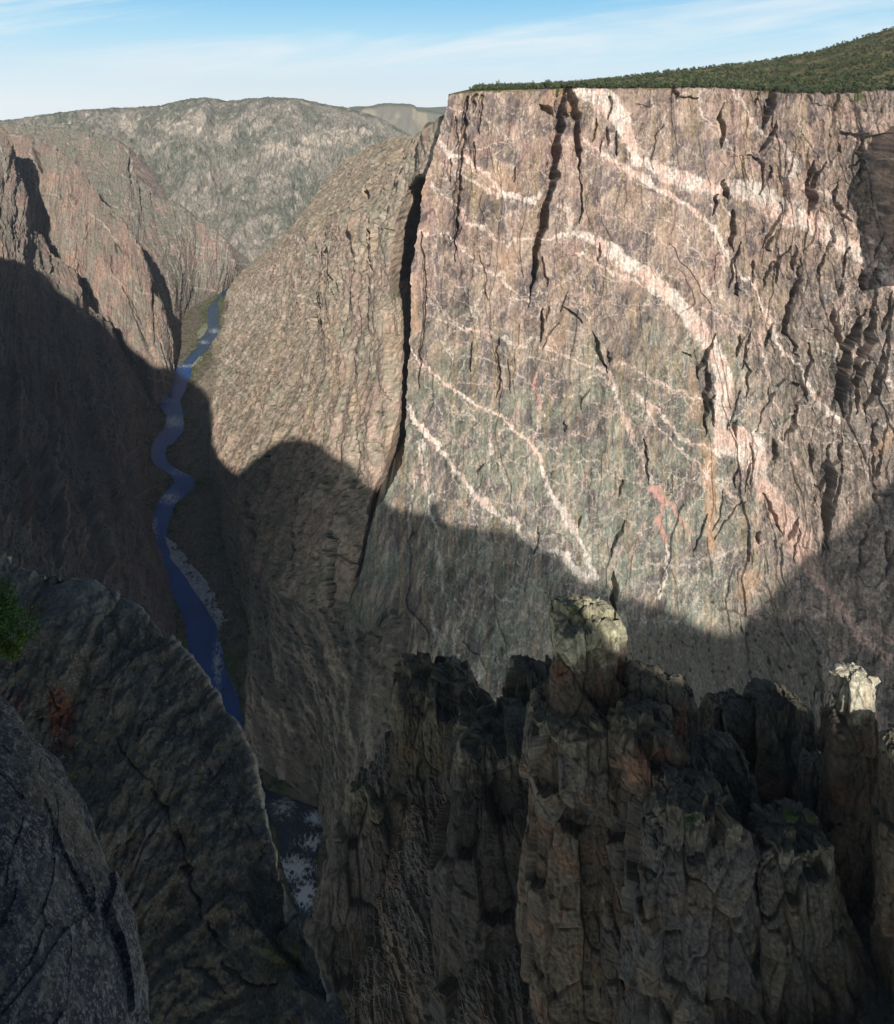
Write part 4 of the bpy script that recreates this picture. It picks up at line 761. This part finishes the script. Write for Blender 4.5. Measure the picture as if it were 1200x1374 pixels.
o, OUTQ = outcrop('rock_outcrop', [rb_, rb2, r1, r2, r3, r4], [0, .13, .16, .42, .75, 1], 620, 640, 501, 1.0, 1, M_LICH, '',
    grooves=(([(152,989),(170,1018),(198,1044),(220,1085),(240,1123),(255,1170),(267,1215),(290,1262),(313,1307),(345,1322),(380,1318)], [2,5,4,6,4,5,6,4,6,4,2], .16), ([(60,905),(75,960),(72,1010)], [2,5,2], .12)),
    tint=((78,965,16,40,(128,70,52),.8),(20,950,12,26,(120,66,50),.7),(370,1290,40,30,(104,100,54),.7),(120,1290,70,70,(74,74,48),.5),(100,800,110,50,(140,136,124),.85)))
tag(o, 'big lichen spotted rock outcrop sloping down beside the viewpoint', 'rock outcrop', 'structure')
S2 = [(-120,850),(-40,905),(5,955),(30,985),(62,1018),(90,1072),(110,1130),(135,1190),(152,1262),(164,1340),(172,1400),(190,1520)]
q1 = [W(p[0], p[1], 10.5-2.5*np.clip((p[1]-900)/500, 0, 1.2)) for p in S2]; qb = [p+np.array([-.3, 1.6, -4.0]) for p in q1]; qb2 = [p+np.array([-.08, .5, -.4]) for p in q1]
q2 = [W(x, y, d) for x, y, d in ((-160,1000,9.2),(-60,1060,8.8),(0,1120,8.4),(40,1200,8.0),(70,1300,7.5),(90,1420,7.0),(110,1600,6.6))]
q3 = [W(x, y, d) for x, y, d in ((-260,1200,7.5),(-120,1300,7),(-40,1420,6.4),(0,1600,6.0))]
o, _ = outcrop('rock_outcrop', [qb, qb2, q1, q2, q3], [0, .12, .22, .6, 1], 420, 420, 521, .3, 1, M_LICHB, '', base=(60,61,74), gain=1.05, tint=((40,1250,60,100,(76,82,96),.6),))
tag(o, 'nearest slab of bluish grey rock with pale lichen blotches', 'rock outcrop', 'structure')
# ------------------------------------------------------------------ unseen rim behind the viewer, skyline shaped to throw the canyon walls' shade
SHADE = [(-140,300),(-60,325),(0,342),(22,349),(54,360),(71,372),(78,388),(95,398),(108,409),(123,418),(150,440),(165,453),(180,468),(195,481),(208,490),
 (255,505),(275,520),(283,550),(285,590),(300,620),(320,635),(340,635),(352,610),(365,590),(395,583),(430,592),(445,605),(455,618),(480,622),(500,630),(510,645),
 (545,678),(560,688),(590,702),(640,706),(690,712),(720,722),(745,738),(760,760),(780,783),(810,790),(840,800),(880,812),(920,822),(940,838),(970,858),(1000,842),(1030,812),(1050,778),(1075,752),(1095,740),(1120,718),(1150,692),(1165,668),(1200,640),(1290,570)]
CREST = np.array([(-2100,2150),(-1300,1500),(-900,1050),(-640,740),(-260,285),(-85,40),(-30,-22),(35,-36),(110,-120),(300,-300),(520,-420),(800,-480),(1150,-520),(1700,-560)], float)
def build_rim():
    hs = np.array([-SUN[0], -SUN[1]]); tz = SUN[2]/math.hypot(SUN[0], SUN[1]); to = np.array([SUN[0], SUN[1]])/math.hypot(SUN[0], SUN[1])
    cl = np.r_[0, np.cumsum(np.linalg.norm(np.diff(CREST, axis=0), axis=1))]; got = []
    pr = []
    for (X, Y, Z) in SHEETS:
        st = 3; a, b, c = X[::st, ::st].ravel(), Y[::st, ::st].ravel(), Z[::st, ::st].ravel(); px, py = proj(a, b, c); pr.append((px, py, a, b, c))
    pr = [np.concatenate([p[i] for p in pr]) for i in range(5)]
    for (x, y) in SHADE:
        d = np.hypot(pr[0]-x, pr[1]-y); m = d < max(4.0, d.min()+.5); k = np.where(m)[0]; k = k[np.argmin(pr[3][k])]; P = np.array([pr[2][k], pr[3][k], pr[4][k]])
        for i in range(len(CREST)-1):
            A = CREST[i]; B = CREST[i+1]-A; M = np.array([[to[0], -B[0]], [to[1], -B[1]]])
            if abs(np.linalg.det(M)) < 1e-6: continue
            t, w = np.linalg.solve(M, A-P[:2])
            if 0 <= w <= 1 and t > 0: got.append((cl[i]+w*(cl[i+1]-cl[i]), P[2]+t*tz)); break
    got = np.array(sorted(got)); print('RIM', [(int(a), int(b)) for a, b in got])
    s = np.linspace(0, cl[-1], 700); h = np.interp(s, got[:, 0], got[:, 1]); h = np.where((s > 3185) & (s < 3262), np.minimum(h, -7), h); k = np.ones(7)/7; h = np.convolve(np.pad(h, 3, mode='edge'), k, 'valid')  # crest heights follow the wanted shade edge; notch lets sun reach a pinnacle
    cx = np.interp(s, cl, CREST[:, 0]); cy = np.interp(s, cl, CREST[:, 1]); tx = np.gradient(cx); ty = np.gradient(cy); L = np.hypot(tx, ty); nx, ny = ty/L*-1, tx/L
    nx, ny = -nx, -ny                              # away from the canyon
    for _ in range(40): nx = np.convolve(np.pad(nx, 4, mode='edge'), np.ones(9)/9, 'valid'); ny = np.convolve(np.pad(ny, 4, mode='edge'), np.ones(9)/9, 'valid')
    rows = [(-14, -60), (-9, -30), (-4, -9), (-1.5, -2.5), (0, 0), (2.5, -.4), (12, -3), (40, -12), (120, -40), (350, -120), (900, -300)]
    X = np.array([cx+nx*a for a, b in rows]); Y = np.array([cy+ny*a for a, b in rows]); Z = np.array([h+b for a, b in rows])
    Z = Z+1.2*vn(X/9, Y/9, 601)*np.array([1, 1, 1, .5, .3, .3, 1, 1, 1, 1, 1])[:, None]
    n = fbm(X/12, Y/12, 4, 602); c = np.zeros(X.shape+(3,)); c[:] = srgb(110, 100, 86); c = lerp(c, srgb(80, 84, 56), ss(-.1, .4, n))
    o = sheet('canyon_shade_rim', X, Y, Z, c, M_PIN, reg=False); tag(o, 'unseen rocky south rim behind the viewpoint, skyline shaped to cast the shade', 'canyon rim', 'structure')
build_rim()
# ------------------------------------------------------------------ shrubs
def spray(r, n, cen, rad, size, col, lobes=9, long=2.6):
    """ragged foliage: many narrow needle sprays gathered in clumps"""
    V = np.zeros((n*3, 3)); C = np.zeros((n*3, 3)); cs_ = [(cen+r.normal(size=3)*rad*.42, r.uniform(.35, .62), r.uniform(.7, 1.25)) for _ in range(lobes)]
    for i in range(n):
        c0, k, br = cs_[int(r.integers(0, lobes))]; d = r.normal(size=3); d /= np.linalg.norm(d)+1e-6
        p = c0+d*rad*k*r.uniform(.45, 1.0); ax = d*.7+r.normal(size=3)*.6+np.array([0, 0, .5]); ax /= np.linalg.norm(ax); sd = np.cross(ax, r.normal(size=3)); sd /= np.linalg.norm(sd)+1e-6
        L = size*long*r.uniform(.6, 1.3); V[i*3:i*3+3] = (p-sd*size*.5, p+sd*size*.5, p+ax*L); C[i*3:i*3+3] = np.array(col)*br*r.uniform(.6, 1.45)*np.array([r.uniform(.8, 1.3), 1, r.uniform(.7, 1.2)])
    return V, np.arange(n*3).reshape(-1, 3), C
def empty(name, loc):
    o = D.objects.new(name, None); COL.objects.link(o); o.location = loc; return o
M_BARK = rock_mat('bark', 9.0, .01)
def juniper():
    r = np.random.default_rng(33); Y = 15.0; root = W(-22, 905, Y); o = empty('juniper_bush', root)
    tag(o, 'bright green juniper bush growing from the lichen spotted outcrop', 'bush')
    V = []; Fc = []; C = []; segs = [((0,0,-.3),(.05,.02,.5),.07,.05),((.05,.02,.5),(.2,-.05,1.1),.05,.03),((.05,.02,.5),(-.15,.1,1.2),.05,.02),((.2,-.05,1.1),(.42,-.08,1.45),.03,.012)]
    for a, b, ra, rb in segs:
        a, b = np.array(a), np.array(b); n0 = len(V)
        for p, q in ((a, ra), (b, rb)):
            for k in range(7): V.append(p+q*np.array([math.cos(k*.8976), math.sin(k*.8976), 0])); C.append((.10,.075,.055))
        for k in range(7): Fc.append((n0+k, n0+(k+1) % 7, n0+7+(k+1) % 7, n0+7+k))
    link('trunk', mesh_from('trunk', V, Fc, M_BARK, C), o)
    v, f, c = spray(r, 9000, np.array([.12, 0, .95]), np.array([.62, .5, .78]), .022, (.052, .125, .026), 16)
    v2, f2, c2 = spray(r, 1500, np.array([.62, -.1, .62]), np.array([.28, .25, .25]), .02, (.085, .15, .03), 4)
    link('foliage', mesh_from('foliage', np.concatenate([v, v2]), np.concatenate([f, f2+len(v)]), M_LEAF, np.concatenate([c, c2])), o)
juniper()
SHR = [((1058,1106,213),4.6,'dark green shrub on the ledge under the reddish rock face',(.045,.08,.022)), ((1085,1104,214),3.0,'small olive shrub at the right end of the ledge under the reddish face',(.06,.085,.028)), ((925,1112,212),4.4,'mossy green shrub on the ledge of the lumpy buttress',(.042,.075,.02)),
       ((772,818,254),2.0,'yellow green shrub clinging to the sunlit pinnacle cap',(.15,.16,.05)), ((1166,968,232),1.5,'little shrub at the foot of the bright sunlit block',(.06,.07,.03)), ((610,945,398),3.0,'dark shrub in the notch beside the broad dark tower',(.03,.05,.016))]
for (p, size, lab, colr) in SHR:
    r = np.random.default_rng(int(p[0])); o = empty('shrub', W(*p)+np.array([0, -.8, size*.35])); tag(o, lab, 'shrub')
    v, f, c = spray(r, 1400, np.array([0, 0, size*.3]), np.array([size*.55, size*.4, size*.34]), size*.03, colr, 9); link('foliage', mesh_from('foliage', v, f, M_LEAF, c), o)
    st = np.array([(0.06*size*math.cos(k), .06*size*math.sin(k), -.3) for k in (0, 2.1, 4.2)]+[(0, 0, size*.5)]); link('stem', mesh_from('stem', st, [(0,1,3),(1,2,3),(2,0,3)], M_BARK, np.full((4, 3), .07)), o)
def riverside():
    r = np.random.default_rng(44); lib = [tree_geo(r, r.uniform(2.5, 5), r.uniform(3.5, 6), 26, ((.075,.13,.03), (.11,.18,.04), (.06,.095,.032), (.15,.19,.06))[k % 4], 1.0) for k in range(12)]
    V = []; Fc = []; C = []; n0 = 0; lp = np.array(LB); rp = np.array(RB)
    for k in range(2600):
        py = 382+ (1240-382)*r.uniform(0, 1)**1.7; side = r.uniform() < .5
        x = np.interp(py, lp[:, 1], lp[:, 0]) if side else np.interp(py, rp[:, 1], rp[:, 0]); off = r.gamma(1.4, 9)+2.5
        if vn(np.array([py/23.0]), np.array([side*7.0]), 271)[0] < -.05 and py > 560: continue
        p = onriver(x, py); p = p+np.array([-off if side else off, 0, min(off, 40)*.14-1.0]); v, f, c = lib[int(r.integers(0, 12))]; q = r.uniform(.5, 1.2)
        V.append(v*q+p); Fc.append(f+n0); C.append(c*r.uniform(.7, 1.3)); n0 += len(v)
    o = link('riverside_scrub', mesh_from('riverside_scrub', np.concatenate(V), np.concatenate(Fc), M_LEAF, np.concatenate(C)))
    tag(o, 'green willow scrub lining both banks of the river', 'scrub', 'stuff')
riverside()
def boulders():
    r = np.random.default_rng(61); protos = []
    for k in range(5):
        n, m = 26, 18; th = np.linspace(0, 2*np.pi, n, endpoint=False)[None]; ph = np.linspace(.02, np.pi-.02, m)[:, None]
        x, y, z = np.sin(ph)*np.cos(th), np.sin(ph)*np.sin(th), np.cos(ph)+0*th
        f = facet3(x*1.1+k*9, y*1.1, z*1.1, 700+k)[0]; q = 1+.28*f+.12*facet3(x*2.6+k, y*2.6, z*2.6, 720+k)[0]
        c = np.full(x.shape+(3,), .09)*(1+.5*f[..., None]); protos.append(mesh_from('boulder', np.stack([x*q, y*q*.8, z*q*.6], -1), grid_faces(m, n, True)[:, ::-1], M_PIN, c))
    for (x, y, s) in ((384,1092,3.2),(402,1100,2.2),(420,1112,2.6),(396,1120,2.8),(412,1128,1.8),(388,1142,2.4),(405,1150,3.0),(420,1160,2.2),(392,1172,2.6),(414,1180,1.8),(400,1196,2.6),(416,1204,2.0),(296,895,2.6),(306,910,2.2),(300,925,2.8),(312,922,2.0),(291,878,2.2)):
        o = D.objects.new('boulder', protos[int(r.integers(0, 5))]); COL.objects.link(o); o.location = onriver(x, y, .3); s *= .9; o.scale = (s*r.uniform(.8, 1.3), s, s*r.uniform(.8, 1.2)); o.rotation_euler = (0, 0, r.uniform(0, 6.28))
        if y > 1000: tag(o, 'dark wet boulder in the white rapids low in the gorge', 'boulder', None, 'boulders in the near rapids')
        else: tag(o, 'dark boulder in the riffle where the river passes the gravel bar', 'boulder', None, 'boulders in the upper riffle')
boulders()
# ------------------------------------------------------------------ air
def build_haze():
    x0, x1, y0, y1, z0, z1 = -3600, 3600, -2500, 11500, -1600, 330
    v = [(x, y, z) for z in (z0, z1) for y in (y0, y1) for x in (x0, x1)]
    f = [(0,2,3,1),(4,5,7,6),(0,1,5,4),(2,6,7,3),(0,4,6,2),(1,3,7,5)]
    m = D.materials.new('air'); m.use_nodes = True; nt = m.node_tree; nt.nodes.clear()
    vol = nn(nt, 'ShaderNodeVolumePrincipled', Density=HAZE); vol.inputs['Color'].default_value = (.82, .9, 1, 1); vol.inputs['Anisotropy'].default_value = 0.2
    out = nn(nt, 'ShaderNodeOutputMaterial'); lk(nt, vol.outputs[0], out.inputs['Volume'])
    o = link('haze', mesh_from('haze', v, f, m)); tag(o, 'thin blue air fading the far canyon and hills', 'haze', 'stuff')
HAZE = 2.2e-5
build_haze()
